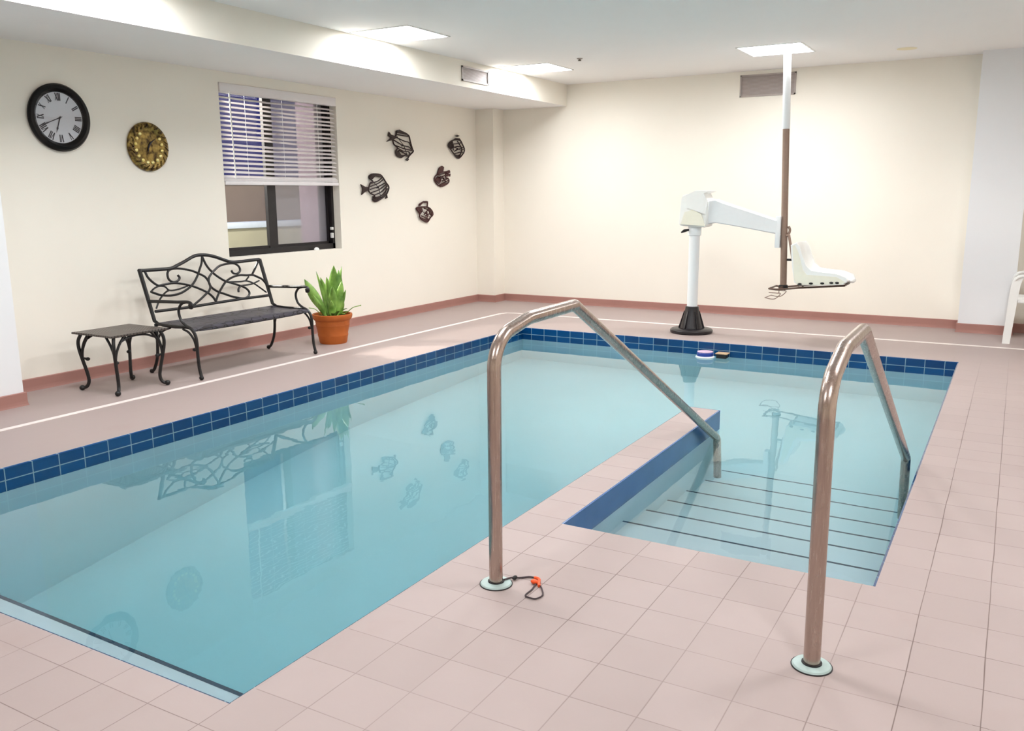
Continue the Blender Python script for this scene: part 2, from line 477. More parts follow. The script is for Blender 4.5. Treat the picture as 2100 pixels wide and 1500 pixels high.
# ------------------------------------------------------------------ vents, sprinkler, cover plate
M_vent = simple('grey_vent_metal', srgb(176, 165, 160), .5, metal=.0, var=.1)
M_ventd = simple('vent_dark_inside', srgb(160, 150, 145), .8)
def vent(loc, uy, half, label, slat_n):
    """uy: direction along the grille; half: (half length, half height); faces the room"""
    t = thing('air_vent', loc, label, 'vent')
    u = Vector(uy); n = Vector((1, 0, 0)) if abs(u.y) > .5 else Vector((0, -1, 0)); z = Vector((0, 0, 1)); c = Vector(loc)
    M = Matrix((( u.x, n.x, z.x, c.x), (u.y, n.y, z.y, c.y), (u.z, n.z, z.z, c.z), (0, 0, 0, 1)))
    a, h = half
    m = MB(); m.box((-a, 0, -h), (a, .003, h), M); m.build('duct_back', M_ventd, t, smooth=0)
    m = MB()
    for s in (-1, 1):
        m.box((-a, 0, s*(h-.008)-.008), (a, .013, s*(h-.008)+.008), M); m.box((s*(a-.008)-.008, 0, -h), (s*(a-.008)+.008, .013, h), M)
    m.build('frame', M_vent, t, smooth=0)
    m = MB()
    for k in range(slat_n):
        zz = -h+.02+(2*h-.04)*(k+.5)/slat_n
        m.box((-a+.012, .002, -.0012), (a-.012, .0125, .0012), M @ Matrix.Translation((0, 0, zz)) @ Matrix.Rotation(R(-76), 4, 'X'))
    m.build('louvres', M_vent, t, smooth=0)
    return t
vent((XS, 7.972, 2.607), (0, 1, 0), (.255, .072), 'small grey air vent on the soffit face', 9)
vent((-2.545, YB, 2.577), (1, 0, 0), (.305, .118), 'wide grey air vent high on the far wall behind the lift pole', 14)
t = thing('fire_sprinkler', (-3.96, 8.27, ZC), 'tiny dark fire sprinkler head on the ceiling', 'sprinkler')
m = MB(); m.lathe([(.001, .0), (.03, 0), (.03, -.004), (.014, -.012), (.001, -.012)], (-3.96, 8.27, ZC), seg=20); m.build('flange', M_vent, t)
m = MB(); m.lathe([(.008, -.008), (.008, -.018), (.001, -.018)], (-3.96, 8.27, ZC), seg=12)
m.lathe([(.001, -.021), (.017, -.021), (.017, -.024), (.001, -.024)], (-3.96, 8.27, ZC), seg=16)
m.tube([(-3.972, 8.27, ZC-.014), (-3.976, 8.27, ZC-.018), (-3.968, 8.27, ZC-.022)], .0025, 6); m.tube([(-3.948, 8.27, ZC-.014), (-3.944, 8.27, ZC-.018), (-3.952, 8.27, ZC-.022)], .0025, 6)
m.build('deflector', simple('sprinkler_bronze', srgb(74, 66, 48), .4, metal=.7), t)
m = MB(); m.lathe([(.001, -.004), (.075, -.004), (.09, -.002), (.09, .001), (.001, .001)], (-1.067, 9.37, ZC), seg=32)
tag(m.build('cover_plate', simple('cream_cover_plate', srgb(240, 230, 198), .7)), 'faint round cream cover plate on the ceiling near the white column', 'cover plate')

# ------------------------------------------------------------------ window
win = thing('window_1', (XL-WD, (WY0+WY1)/2, WZ0), 'sliding window with dark frame', None); win['kind'] = 'structure'
M_wf = simple('dark_bronze_window_frame', srgb(18, 13, 15), .45, metal=.0, var=.15)
def glass_mat():
    t = NT('window_glass'); tr = t.n('ShaderNodeBsdfTransparent'); tr.inputs[0].default_value = (.93, .95, .97, 1)
    gl = t.n('ShaderNodeBsdfGlossy'); gl.inputs['Roughness'].default_value = .01
    g = t.n('ShaderNodeNewGeometry'); dt = t.n('ShaderNodeVectorMath', operation='DOT_PRODUCT')
    t.l(g.outputs['Incoming'], dt.inputs[0]); t.l(g.outputs['Normal'], dt.inputs[1])
    k = t.math('SUBTRACT', 1., t.math('ABSOLUTE', dt.outputs['Value']))      # Fresnel by Schlick's formula
    fr = t.math('MULTIPLY_ADD', t.math('POWER', k, 5.), .92, .06)
    mx = t.n('ShaderNodeMixShader'); t.l(fr, mx.inputs[0]); t.l(tr.outputs[0], mx.inputs[1]); t.l(gl.outputs[0], mx.inputs[2])
    t.l(mx.outputs[0], t.out.inputs[0]); return t.m
def screen_mat():
    t = NT('fine_insect_screen'); tr = t.n('ShaderNodeBsdfTransparent')
    df = t.n('ShaderNodeBsdfDiffuse'); df.inputs[0].default_value = srgb(172, 166, 170)
    mx = t.n('ShaderNodeMixShader'); mx.inputs[0].default_value = .55
    t.l(tr.outputs[0], mx.inputs[1]); t.l(df.outputs[0], mx.inputs[2]); t.l(mx.outputs[0], t.out.inputs[0]); return t.m
M_glass = glass_mat()
xg = XL-WD
m = MB()
m.box((xg-.05, WY0, WZ0), (xg+.012, WY1, WZ0+.055)); m.box((xg-.05, WY0, WZ1-.04), (xg+.012, WY1, WZ1))
m.box((xg-.05, WY0, WZ0), (xg+.012, WY0+.03, WZ1)); m.box((xg-.05, WY1-.035, WZ0), (xg+.012, WY1, WZ1))
m.build('window_frame', M_wf, win, smooth=0)
ym = 6.29
m = MB(); m.box((xg-.03, ym-.055, WZ0+.05), (xg+.006, ym+.055, WZ1-.03)); m.build('meeting_stile', M_wf, win, smooth=0)
def sash(y0, y1, x, nm):
    m = MB(); s = .028
    m.box((x-.012, y0, WZ0+.05), (x+.012, y0+s, WZ1-.035)); m.box((x-.012, y1-s, WZ0+.05), (x+.012, y1, WZ1-.035))
    m.box((x-.012, y0, WZ0+.05), (x+.012, y1, WZ0+.05+s)); m.box((x-.012, y0, WZ1-.035-s), (x+.012, y1, WZ1-.035))
    f = m.build('sash', M_wf, win, smooth=0)
    m = MB(); m.quad((x, y0+s, WZ0+.05+s), (x, y1-s, WZ0+.05+s), (x, y1-s, WZ1-.035-s), (x, y0+s, WZ1-.035-s))
    m.build('pane', M_glass, f, smooth=0, fix=False)
sash(WY0+.028, ym+.02, xg-.015, 'left'); sash(ym-.02, WY1-.03, xg-.038, 'right')
m = MB(); m.quad((xg-.052, ym, WZ0+.05), (xg-.052, WY1-.03, WZ0+.05), (xg-.052, WY1-.03, WZ1-.03), (xg-.052, ym, WZ1-.03))
m.build('insect_screen', screen_mat(), win, smooth=0, fix=False)
m = MB()
for zc in (1.06, 1.0, .975):
    m.box((xg-.0, WY1-.06, zc-.014), (xg+.03, WY1-.035, zc+.014), bev=.004)
m.build('window_latch', M_plastic, win)['label'] = 'white window latch'
m = MB(); m.ball((XL-.045, 6.83, WZ0+.006), .034, 14, (.6, 1., .7)); m.build('sill_catch', M_plastic, win)['label'] = 'white rounded catch on the sill'

# blind
M_slat = simple('off_white_blind_slat', srgb(236, 231, 230), .5, var=.02)
bl = thing('window_blind', (XL+.0, 6.4, WZ1), 'white horizontal slat blind half lowered over the dark window', 'blind')
bz = 1.50
m = MB(); m.box((XL-.055, WY0+.005, WZ1-.085), (XL+.012, WY1-.012, WZ1-.002), bev=.005); m.build('headrail', M_slat, bl)
m = MB(); n = 18
for k in range(n):
    z = bz+.075+(WZ1-.12-bz-.075)*k/(n-1)
    secs = []
    for j in range(13):
        y = WY0+.01+(WY1-WY0-.03)*j/12
        sag = -.006*math.sin(math.pi*j/12)+.004*math.sin(k*1.7+j*.5)*(1 if j > 5 else .4)
        if 7 <= k <= 8: sag += .012*math.sin(math.pi*min(1, j/9)) * (1 if k == 8 else -.6)
        c, s = math.cos(R(27)), math.sin(R(27)); pr = []
        for u, h in ((-.024, 0), (0, .004), (.024, 0), (.024, .0016), (0, .0056), (-.024, .0016)):
            pr.append((XL-.03+u*c, y, z+sag-u*s*1.0+h))
        secs.append(pr)
    m.loft(secs)
m.build('slats', M_slat, bl, smooth=50)
m = MB(); m.box((XL-.05, WY0+.012, bz), (XL+.004, WY1-.006, bz+.034), bev=.006)
for k in range(4): m.box((XL-.052, WY0+.012, bz+.037+k*.006), (XL-.004, WY1-.014, bz+.0415+k*.006))
m.build('bottom_rail', M_slat, bl)
m = MB(); m.tube([(XL+.008, WY0+.115, WZ1-.07), (XL+.010, WY0+.118, 2.0), (XL+.012, WY0+.125, 1.56)], .006, 8)
m.build('tilt_wand', M_plastic, bl)
for yy in (WY0+.3, 6.4, WY1-.28):
    m = MB(); m.tube([(XL-.005, yy, WZ1-.08), (XL-.005, yy, bz+.02)], .0014, 5); m.build('ladder_cord', M_plastic, bl)

# ------------------------------------------------------------------ outside, seen through the window
M_garden = simple('weathered_garden_wall', srgb(176, 174, 150), .9, var=.12, scale=3, bump=.2)
M_cap = simple('pale_wall_capping', srgb(206, 220, 236), .8, var=.05)
M_bld = simple('beige_building_siding', srgb(178, 160, 146), .85, var=.08, scale=2)
M_pink = simple('pinkish_brick_pier', srgb(92, 74, 88), .85, var=.08, scale=12)
M_gnd = simple('outdoor_ground', srgb(92, 96, 92), .95, var=.2, scale=2)
m = MB(); m.quad((-40, -15, -.06), (XL-.2, -15, -.06), (XL-.2, 45, -.06), (-40, 45, -.06)); struct(m.build('ground_outside', M_gnd, smooth=0, fix=False))
gw = thing('garden_wall', (-10.1, 10.5, -.06), 'low garden wall with pale coping seen through the window', 'wall')
m = MB(); m.box((-10.2, 2, -.06), (-10.0, 22, .93)); m.build('masonry', M_garden, gw, smooth=0)
m = MB(); m.box((-10.24, 2, .93), (-9.96, 22, 1.02), bev=.01); m.build('coping', M_cap, gw)
hb = thing('neighbour_building', (-13.5, 12, -.06), 'low beige building beyond the garden wall outside the window', 'building')
m = MB(); m.box((-15.5, 4, -.06), (-13.0, 26, 1.62)); m.build('siding', M_bld, hb, smooth=0)
m = MB(); m.box((-15.6, 3.9, 1.62), (-12.9, 26.1, 1.70)); m.build('roof', simple('dark_blue_roof', srgb(42, 46, 92), .8), hb, smooth=0)
m = MB(); m.box((-6.62, 7.02, -.06), (-6.37, 7.22, 2.6)); tag(m.build('brick_pier', M_pink, smooth=0), 'pinkish pier just outside the right edge of the window', 'pier')
# unseen lamp added left of the window view to light the wall and building
pl = thing('added_garden_lamp', (-8.6, 5.4, -.06), 'unseen lamp on a post, added outside to brighten the window view', 'lamp')
m = MB(); m.cyl((-8.6, 5.4, -.06), (-8.6, 5.4, 2.5), .04, .03, 12); m.lathe([(.001, -.06), (.14, -.06), (.12, .0), (.04, .04)], (-8.6, 5.4, 0), seg=20); m.build('post', M_wf, pl)
m = MB(); m.ball((-8.6, 5.4, 2.6), .11, 16); m.build('added_lamp_globe', emis('added_lamp_glow', (1, .94, .84, 1), 2200), pl)
SCROLL = {
'top': [[4.522,0.826],[4.579,0.822],[4.717,0.82],[4.825,0.82],[4.886,0.836],[4.982,0.866],[5.081,0.9],[5.143,0.908],[5.23,0.903],[5.314,0.883],[5.403,0.85],[5.481,0.827],[5.577,0.825],[5.694,0.828],[5.805,0.83]] ,
'low': [[4.562,0.501],[4.805,0.498],[4.932,0.498],[5.177,0.503],[5.485,0.507],[5.795,0.505]] ,
'pl': [[4.522,0.826],[4.536,0.408]] ,
'pr': [[5.805,0.83],[5.809,0.41]] ,
'c1': [[4.576,0.814],[4.586,0.77],[4.617,0.728],[4.659,0.697],[4.706,0.698],[4.81,0.703],[4.902,0.687],[4.986,0.662],[5.067,0.626],[5.127,0.591],[5.165,0.552],[5.181,0.515]] ,
'c2': [[4.874,0.763],[4.885,0.739],[4.857,0.716],[4.813,0.711],[4.779,0.731],[4.775,0.765],[4.789,0.795],[4.823,0.813],[4.893,0.815],[4.972,0.801],[5.037,0.782],[5.087,0.758],[5.142,0.727],[5.166,0.684],[5.168,0.64],[5.141,0.607],[5.104,0.587],[5.039,0.553],[4.978,0.525],[4.935,0.506]] ,
'c3': [[5.176,0.897],[5.149,0.84],[5.11,0.791],[5.075,0.747],[5.019,0.694],[4.963,0.658],[4.895,0.63],[4.833,0.614],[4.748,0.608],[4.664,0.619],[4.612,0.638],[4.575,0.655]] ,
'c4': [[4.575,0.655],[4.619,0.679],[4.67,0.691],[4.72,0.681],[4.75,0.65],[4.825,0.648],[4.937,0.666]] ,
'c4b': [[4.58,0.523],[4.622,0.574],[4.669,0.613],[4.72,0.642],[4.753,0.65]] ,
'c5': [[5.177,0.891],[5.189,0.832],[5.21,0.789],[5.236,0.758],[5.252,0.739],[5.293,0.706],[5.349,0.671],[5.419,0.647],[5.496,0.619],[5.551,0.592],[5.577,0.553],[5.547,0.519],[5.486,0.51],[5.376,0.536],[5.294,0.568],[5.234,0.592],[5.181,0.632],[5.167,0.675],[5.182,0.715],[5.225,0.75],[5.265,0.773],[5.33,0.804],[5.413,0.816],[5.5,0.813],[5.544,0.783],[5.542,0.746],[5.506,0.726],[5.46,0.731],[5.446,0.757]] ,
'c5b': [[5.456,0.568],[5.466,0.594],[5.495,0.615]] ,
'c7': [[5.181,0.515],[5.223,0.564],[5.282,0.617],[5.347,0.665],[5.422,0.695],[5.515,0.709],[5.602,0.702],[5.676,0.698],[5.719,0.68],[5.769,0.654],[5.8,0.613]] ,
'c8': [[5.793,0.821],[5.735,0.763],[5.671,0.705]] ,
'c9': [[5.385,0.662],[5.51,0.654],[5.584,0.654],[5.656,0.626],[5.715,0.583],[5.776,0.534]] ,
'c9b': [[5.496,0.619],[5.629,0.622],[5.731,0.644]] ,
'c9c': [[5.577,0.658],[5.622,0.688]]
}
FISH = {
'f1':dict(o=[[8.15,2.065],[8.167,2.112],[8.254,2.113],[8.386,2.077],[8.408,2.004],[8.44,1.935],[8.473,1.902],[8.406,1.86],[8.345,1.844],[8.285,1.851],[8.225,1.823],[8.153,1.842],[8.129,1.888],[8.146,1.928],[8.095,1.968],[8.098,2.024]],
s=[[[8.158,2.074],[8.266,2.067],[8.385,2.064]],[[8.142,2.041],[8.264,2.006],[8.367,1.994],[8.425,1.944]],[[8.104,2.007],[8.232,1.957],[8.35,1.945],[8.446,1.918]],[[8.115,1.952],[8.245,1.923],[8.431,1.909]],[[8.157,1.919],[8.243,1.893],[8.347,1.892],[8.406,1.864]],[[8.17,1.899],[8.316,1.861]],[[8.393,2.073],[8.412,1.996],[8.468,1.901]],[[8.468,1.897],[8.39,1.846],[8.343,1.8]]],
p=[[[8.128,2.055],[8.05,2.068],[8.016,2.097],[8.004,2.048],[8.055,2.034],[7.968,1.985],[8.097,2.015],[8.149,2.036]],[[8.163,2.091],[8.17,2.114],[8.214,2.13],[8.298,2.107],[8.389,2.077],[8.311,2.082]],[[8.134,1.897],[8.178,1.899],[8.227,1.853],[8.285,1.849],[8.225,1.821],[8.156,1.84]],[[8.313,1.801],[8.351,1.823],[8.373,1.806],[8.345,1.786]]]),
'f2':dict(o=[[7.646,1.593],[7.695,1.627],[7.831,1.627],[7.885,1.596],[7.938,1.541],[7.991,1.49],[7.96,1.43],[7.916,1.396],[7.83,1.362],[7.746,1.333],[7.693,1.355],[7.709,1.397],[7.643,1.426],[7.621,1.464],[7.649,1.531],[7.69,1.548]],
s=[[[7.662,1.531],[7.772,1.557],[7.857,1.592]],[[7.647,1.497],[7.771,1.532],[7.883,1.575]],[[7.638,1.464],[7.769,1.498],[7.924,1.541]],[[7.657,1.43],[7.781,1.464],[7.937,1.524]],[[7.709,1.405],[7.821,1.439],[7.949,1.499]],[[7.721,1.371],[7.846,1.405],[7.962,1.473]],[[7.76,1.346],[7.873,1.388]],[[7.937,1.533],[7.918,1.447],[7.873,1.388]]],
p=[[[7.631,1.489],[7.567,1.493],[7.493,1.519],[7.526,1.472],[7.503,1.406],[7.564,1.439],[7.629,1.455]],[[7.636,1.59],[7.702,1.629],[7.831,1.625],[7.871,1.596],[7.748,1.607],[7.692,1.573]],[[7.695,1.393],[7.776,1.379],[7.887,1.387],[7.759,1.33],[7.693,1.353]],[[7.914,1.362],[7.944,1.404],[7.954,1.374]]]),
'f3':dict(o=[[9.202,2.009],[9.307,2.066],[9.466,2.073],[9.51,2.023],[9.557,1.972],[9.534,1.923],[9.46,1.863],[9.397,1.856],[9.302,1.905],[9.243,1.955]],
s=[[[9.236,2.015],[9.358,2.026],[9.483,2.046]],[[9.252,1.969],[9.375,1.993],[9.536,1.981]],[[9.303,1.934],[9.41,1.966],[9.553,1.962]],[[9.319,1.906],[9.444,1.929],[9.543,1.924]],[[9.289,2.055],[9.286,1.942]],[[9.395,2.06],[9.463,1.959],[9.424,1.872]]],
p=[[[9.344,2.121],[9.397,2.136],[9.45,2.127],[9.397,2.111]],[[9.299,2.07],[9.361,2.095],[9.449,2.096],[9.481,2.074]],[[9.202,2.009],[9.289,2.051],[9.322,1.991],[9.251,1.955]],[[9.302,1.905],[9.398,1.89],[9.47,1.902],[9.451,1.863],[9.397,1.853]]]),
'f4':dict(o=[[8.943,1.648],[9.07,1.678],[9.121,1.665],[9.085,1.617],[9.187,1.591],[9.177,1.543],[9.013,1.504],[8.891,1.578]],
s=[[[8.951,1.639],[9.087,1.664]],[[8.967,1.607],[9.103,1.641]],[[9.016,1.57],[9.153,1.6]],[[8.997,1.523],[9.169,1.576]],[[9.13,1.684],[9.223,1.629]],[[9.034,1.598],[9.1,1.561]]],
p=[[[8.944,1.653],[8.988,1.728],[9.048,1.752],[9.089,1.735],[9.074,1.692],[9.019,1.668]],[[8.891,1.58],[8.951,1.625],[9.034,1.621],[9.016,1.57],[8.981,1.532]],[[9.122,1.684],[9.208,1.704],[9.228,1.676],[9.163,1.652]],[[9.129,1.642],[9.228,1.662],[9.223,1.634],[9.145,1.623]],[[8.98,1.523],[9.177,1.557],[9.168,1.532],[9.013,1.502]]]),
'f5':dict(o=[[8.501,1.249],[8.595,1.261],[8.739,1.255],[8.819,1.211],[8.837,1.164],[8.767,1.133],[8.724,1.084],[8.636,1.1],[8.558,1.139],[8.545,1.194]],
s=[[[8.642,1.247],[8.721,1.218],[8.752,1.162]],[[8.623,1.174],[8.689,1.218],[8.754,1.227]],[[8.638,1.155],[8.769,1.189]],[[8.686,1.136],[8.672,1.2]],[[8.575,1.157],[8.733,1.116]],[[8.557,1.276],[8.581,1.303],[8.718,1.324],[8.723,1.264]]],
p=[[[8.566,1.303],[8.646,1.331],[8.734,1.328],[8.717,1.306],[8.629,1.311],[8.572,1.275]],[[8.498,1.254],[8.595,1.257],[8.625,1.22],[8.576,1.179],[8.53,1.208]],[[8.54,1.153],[8.637,1.127],[8.742,1.116],[8.724,1.081],[8.62,1.105]],[[8.731,1.25],[8.819,1.216],[8.842,1.164],[8.8,1.147],[8.802,1.193]]]),
}
# ------------------------------------------------------------------ garden bench of cast metal
def bx(z): return -5.87-(z-.4)*.327          # lean of the bench back
BY0, BY1 = 4.53, 5.81
bench = thing('garden_bench', (-5.65, 5.17, 0), 'black cast metal bench with scrollwork back under the window', 'bench')
def on_back(p, off=0.): return Vector((bx(p[1])+off, p[0], p[1]))
m = MB()
m.tube(cat([on_back(p) for p in SCROLL['top']], 4), .0145, 8)
m.tube([on_back(p) for p in SCROLL['low']], .012, 8)
back = m.build('backrest', M_black, bench)
m = MB()
for k in ('c1', 'c2', 'c3', 'c4', 'c4b', 'c5', 'c5b', 'c7', 'c8', 'c9', 'c9b', 'c9c'):
    r = .0072 if k in ('c4', 'c4b', 'c9', 'c9b', 'c9c') else .0096
    m.tube(cat([on_back(p) for p in SCROLL[k]], 5), r, 8)
m.build('scrollwork', M_black, back)
# seat: slightly dished plate with a crazy-paving pattern
def seat_mat():
    t = NT('black_metal_crazy_paving'); p = t.n('ShaderNodeBsdfPrincipled'); tc = t.n('ShaderNodeTexCoord')
    v = t.n('ShaderNodeTexVoronoi', feature='DISTANCE_TO_EDGE'); v.inputs['Scale'].default_value = 11; t.l(tc.outputs['Object'], v.inputs['Vector'])
    ln = t.ramp(v.outputs['Distance'], .02, .07)
    t.l(t.mix(ln, srgb(20, 19, 22), srgb(66, 63, 72)), p.inputs['Base Color']); p.inputs['Roughness'].default_value = .38
    b = t.n('ShaderNodeBump'); b.inputs['Strength'].default_value = .5; b.inputs['Distance'].default_value = .004
    t.l(ln, b.inputs['Height']); t.l(b.outputs[0], p.inputs['Normal']); t.l(p.outputs[0], t.out.inputs[0]); return t.m
m = MB(); secs = []
prof = [(-5.865, .415), (-5.80, .402), (-5.66, .398), (-5.53, .405), (-5.465, .402), (-5.435, .388)]
for j in range(21):
    y = BY0+.01+(BY1-BY0-.02)*j/20
    secs.append([(x, y, z) for x, z in prof]+[(x, y, z-.014) for x, z in prof[::-1]])
m.loft(secs); m.build('seat', seat_mat(), bench)
for y in (BY0, BY1):
    # end post of the back
    m = MB(); m.tube([(bx(.832), y, .832), (bx(.6), y, .6), (bx(.43), y, .43), (-5.83, y, .408), (-5.74, y, .403), (-5.6, y, .404), (-5.5, y, .41)], [.017, .016, .015, .012, .011, .011, .01], 10, flat=1.0)
    m.build('end_frame', M_black, bench)
    m = MB()
    m.tube(cat([(bx(.585)+.005, y, .585), (-5.75, y, .592), (-5.6, y, .597), (-5.50, y, .603), (-5.455, y, .600), (-5.432, y, .582), (-5.438, y, .562), (-5.458, y, .563)], 5), .0125, 10)
    m.ball((-5.446, y, .578), .021, 12, (1, .9, 1))
    m.tube(cat([(-5.50, y, .600), (-5.548, y, .586), (-5.582, y, .545), (-5.585, y, .50), (-5.56, y, .448), (-5.505, y, .412)], 5), .0105, 9)
    m.build('armrest', M_black, bench)
    m = MB()
    m.tube(cat([(-5.505, y, .412), (-5.455, y, .392), (-5.420, y, .35), (-5.408, y, .29), (-5.408, y, .2), (-5.402, y, .1), (-5.388, y, .04), (-5.378, y, .018)], 5), [.0125]*36, 9)
    m.ball((-5.385, y, .017), .017, 12, (1.2, 1, 1)); m.ball((-5.44, y, .235), .017, 10, (1.2, .8, .8))
    m.tube(cat([(-5.415, y, .235), (-5.437, y, .31), (-5.49, y, .365), (-5.555, y, .388)], 5), .0085, 8)
    m.build('leg', M_black, bench)
    m = MB()
    m.tube(cat([(-5.868, y, .41), (-5.866, y, .32), (-5.868, y, .23), (-5.885, y, .13), (-5.925, y, .045), (-5.955, y, .018)], 5), .0125, 9)
    m.ball((-5.962, y, .018), .018, 12, (1.1, 1, 1))
    m.tube(cat([(-5.867, y, .24), (-5.84, y, .31), (-5.78, y, .36), (-5.70, y, .388)], 5), .0085, 8)
    m.build('leg', M_black, bench)
m = MB()
m.tube(cat([(-5.45, BY0, .385), (-5.45, 4.7, .375), (-5.45, 5.17, .372), (-5.45, 5.64, .375), (-5.45, BY1, .385)], 4), .009, 8)
m.tube([(-5.86, BY0, .398), (-5.86, BY1, .398)], .009, 8)
m.build('seat_rail', M_black, bench)

# ------------------------------------------------------------------ side table
TC = Vector((-5.672, 4.07, 0)); TX, TY, TZ = .222, .242, .437
table = thing('side_table', TC, 'low black cast metal side table left of the bench', 'table')
def ttop_mat():
    t = NT('black_metal_ribbed_top'); p = t.n('ShaderNodeBsdfPrincipled'); tc = t.n('ShaderNodeTexCoord')
    s = t.n('ShaderNodeSeparateXYZ'); t.l(tc.outputs['Object'], s.inputs[0])
    ax = t.math('ABSOLUTE', t.math('SUBTRACT', s.outputs[0], 0.0)); ay = t.math('ABSOLUTE', t.math('SUBTRACT', s.outputs[1], 0.0))
    w = t.math('SINE', t.math('MULTIPLY', t.math('ADD', ax, ay), 230.))
    ln = t.ramp(w, -.9, -.2)
    t.l(t.mix(ln, srgb(38, 32, 29), srgb(84, 74, 67)), p.inputs['Base Color']); p.inputs['Roughness'].default_value = .36
    b = t.n('ShaderNodeBump'); b.inputs['Strength'].default_value = .5; b.inputs['Distance'].default_value = .004
    t.l(ln, b.inputs['Height']); t.l(b.outputs[0], p.inputs['Normal']); t.l(p.outputs[0], t.out.inputs[0]); return t.m
m = MB(); n = 10
top = []
def edge(t):   # outline with gently bowed sides
    pts = []
    for (x0, y0), (x1, y1) in (((-1, -1), (1, -1)), ((1, -1), (1, 1)), ((1, 1), (-1, 1)), ((-1, 1), (-1, -1))):
        for k in range(n):
            u = k/n; b = -.03*math.sin(math.pi*u)
            x = x0+(x1-x0)*u; y = y0+(y1-y0)*u
            nx, ny = (y1-y0)/2, -(x1-x0)/2
            pts.append(((x+nx*b)*TX*t, (y+ny*b)*TY*t))
    return pts
secs = [[(x, y, z) for x, y in edge(s)] for s, z in ((.96, TZ-.016), (1., TZ-.014), (1., TZ-.003), (.985, TZ), (.5, TZ+.0005))]
m.loft(secs)
o = m.build('table_top', ttop_mat(), None, smooth=30); o.location = TC; o.parent = table; o.matrix_parent_inverse = table.matrix_basis.inverted()
for sx in (-1, 1):
    for sy in (-1, 1):
        d = Vector((sx*.63, sy*.66, 0))
        def q(r, z): return TC+d*r+Vector((0, 0, z))
        m = MB()
        m.tube(cat([q(.292, TZ-.014), (q(.318, .37)), q(.318, .31), q(.298, .22), q(.275, .13), q(.268, .07), q(.285, .03), q(.318, .018)], 5), .0125, 9)
        m.ball(q(.322, .020), .021, 12, (1, 1, .95))
        for w in ((1, 0), (0, 1)):   # curved braces running in along both sides
            e = Vector((-sx*w[0], -sy*w[1], 0))
            m.tube(cat([q(.30, .235), q(.303, .30)+e*.012, q(.303, .36)+e*.04, q(.30, TZ-.018)+e*.085], 5), .009, 8)
        m.ball(q(.262, .232), .017, 10, (1, 1, .8)); m.tube([q(.295, .24), q(.265, .234)], .008, 7)
        m.build('leg', M_black, table)
m = MB()
for s in (-1, 1):
    m.tube(cat([TC+Vector((s*.185, -.15, TZ-.06)), TC+Vector((s*.185, -.06, TZ-.028)), TC+Vector((s*.185, .06, TZ-.028)), TC+Vector((s*.185, .15, TZ-.06))], 5), .008, 8)
m.box((TC.x-.19, TC.y-.205, TZ-.022), (TC.x+.19, TC.y-.195, TZ-.012)); m.box((TC.x-.19, TC.y+.195, TZ-.022), (TC.x+.19, TC.y+.205, TZ-.012))
m.box((TC.x-.19, TC.y-.205, TZ-.022), (TC.x-.18, TC.y+.205, TZ-.012)); m.box((TC.x+.18, TC.y-.205, TZ-.022), (TC.x+.19, TC.y+.205, TZ-.012))
m.build('apron', M_black, table)

# ------------------------------------------------------------------ potted plant
PC = Vector((-5.665, 6.37, 0))
plant = thing('potted_plant', PC, 'green broad leaved plant in a terracotta pot right of the bench', 'plant')
M_terra = simple('orange_terracotta', srgb(180, 92, 26), .65, var=.12, scale=12, bump=.1)
m = MB()
m.lathe([(.001, 0), (.126, 0), (.132, .012), (.140, .06), (.1445, .075), (.1455, .085), (.143, .095), (.158, .165), (.163, .18), (.160, .19), (.166, .222), (.176, .228), (.186, .242), (.192, .268), (.190, .282), (.182, .285), (.172, .28), (.168, .25), (.001, .25)], PC, seg=48)
m.build('pot', M_terra, plant)
m = MB(); m.lathe([(.001, .262), (.08, .264), (.169, .256)], PC, seg=24, cap=False); m.build('soil', simple('dark_potting_soil', srgb(52, 46, 30), .95, var=.4, scale=90, bump=.6), plant)
def leaf_mat():
    t = NT('green_leaf'); p = t.n('ShaderNodeBsdfPrincipled'); tc = t.n('ShaderNodeTexCoord')
    nz = t.noise(9, 4, tc.outputs['Object'])
    t.l(t.mix(t.ramp(nz, .3, .7), srgb(58, 104, 22), srgb(150, 190, 88)), p.inputs['Base Color']); p.inputs['Roughness'].default_value = .42
    p.inputs['Subsurface Weight'].default_value = 0.
    t.l(p.outputs[0], t.out.inputs[0]); return t.m
M_leaf = leaf_mat()
def leaf(base, tip, w, bend, side, wpos=.5, mat=M_leaf, nm='leaf'):
    base, tip = Vector(base), Vector(tip); n = 12
    ax = tip-base; s = Vector(side); s = (s-ax.normalized()*s.dot(ax.normalized())).normalized(); nrm = ax.normalized().cross(s)
    secs = []
    for i in range(n+1):
        u = i/n; c = base+ax*u+nrm*bend*math.sin(math.pi*u)*ax.length
        if u < wpos: ww = w*(.16+.84*math.sin(math.pi/2*u/wpos)**1.2)
        else: ww = w*max(.03, math.cos(math.pi/2*(u-wpos)/(1-wpos))**.8)
        cup = .25*ww
        secs.append([c-s*ww+nrm*cup, c-s*ww*.5+nrm*cup*.2, c, c+s*ww*.5+nrm*cup*.2, c+s*ww+nrm*cup,
                     c+s*ww*.98+nrm*(cup-.0025), c+s*ww*.5+nrm*(cup*.2-.004), c-nrm*.005, c-s*ww*.5+nrm*(cup*.2-.004), c-s*ww*.98+nrm*(cup-.0025)])
    m = MB(); m.loft(secs); return m.build(nm, mat, plant, smooth=60)
V = lambda a, b, z: (PC.x+a*.87+b*-.49, PC.y+a*.5+b*.86, z)      # a: to the right as seen from the deck, b: away
rightv = (.87, .5, 0)
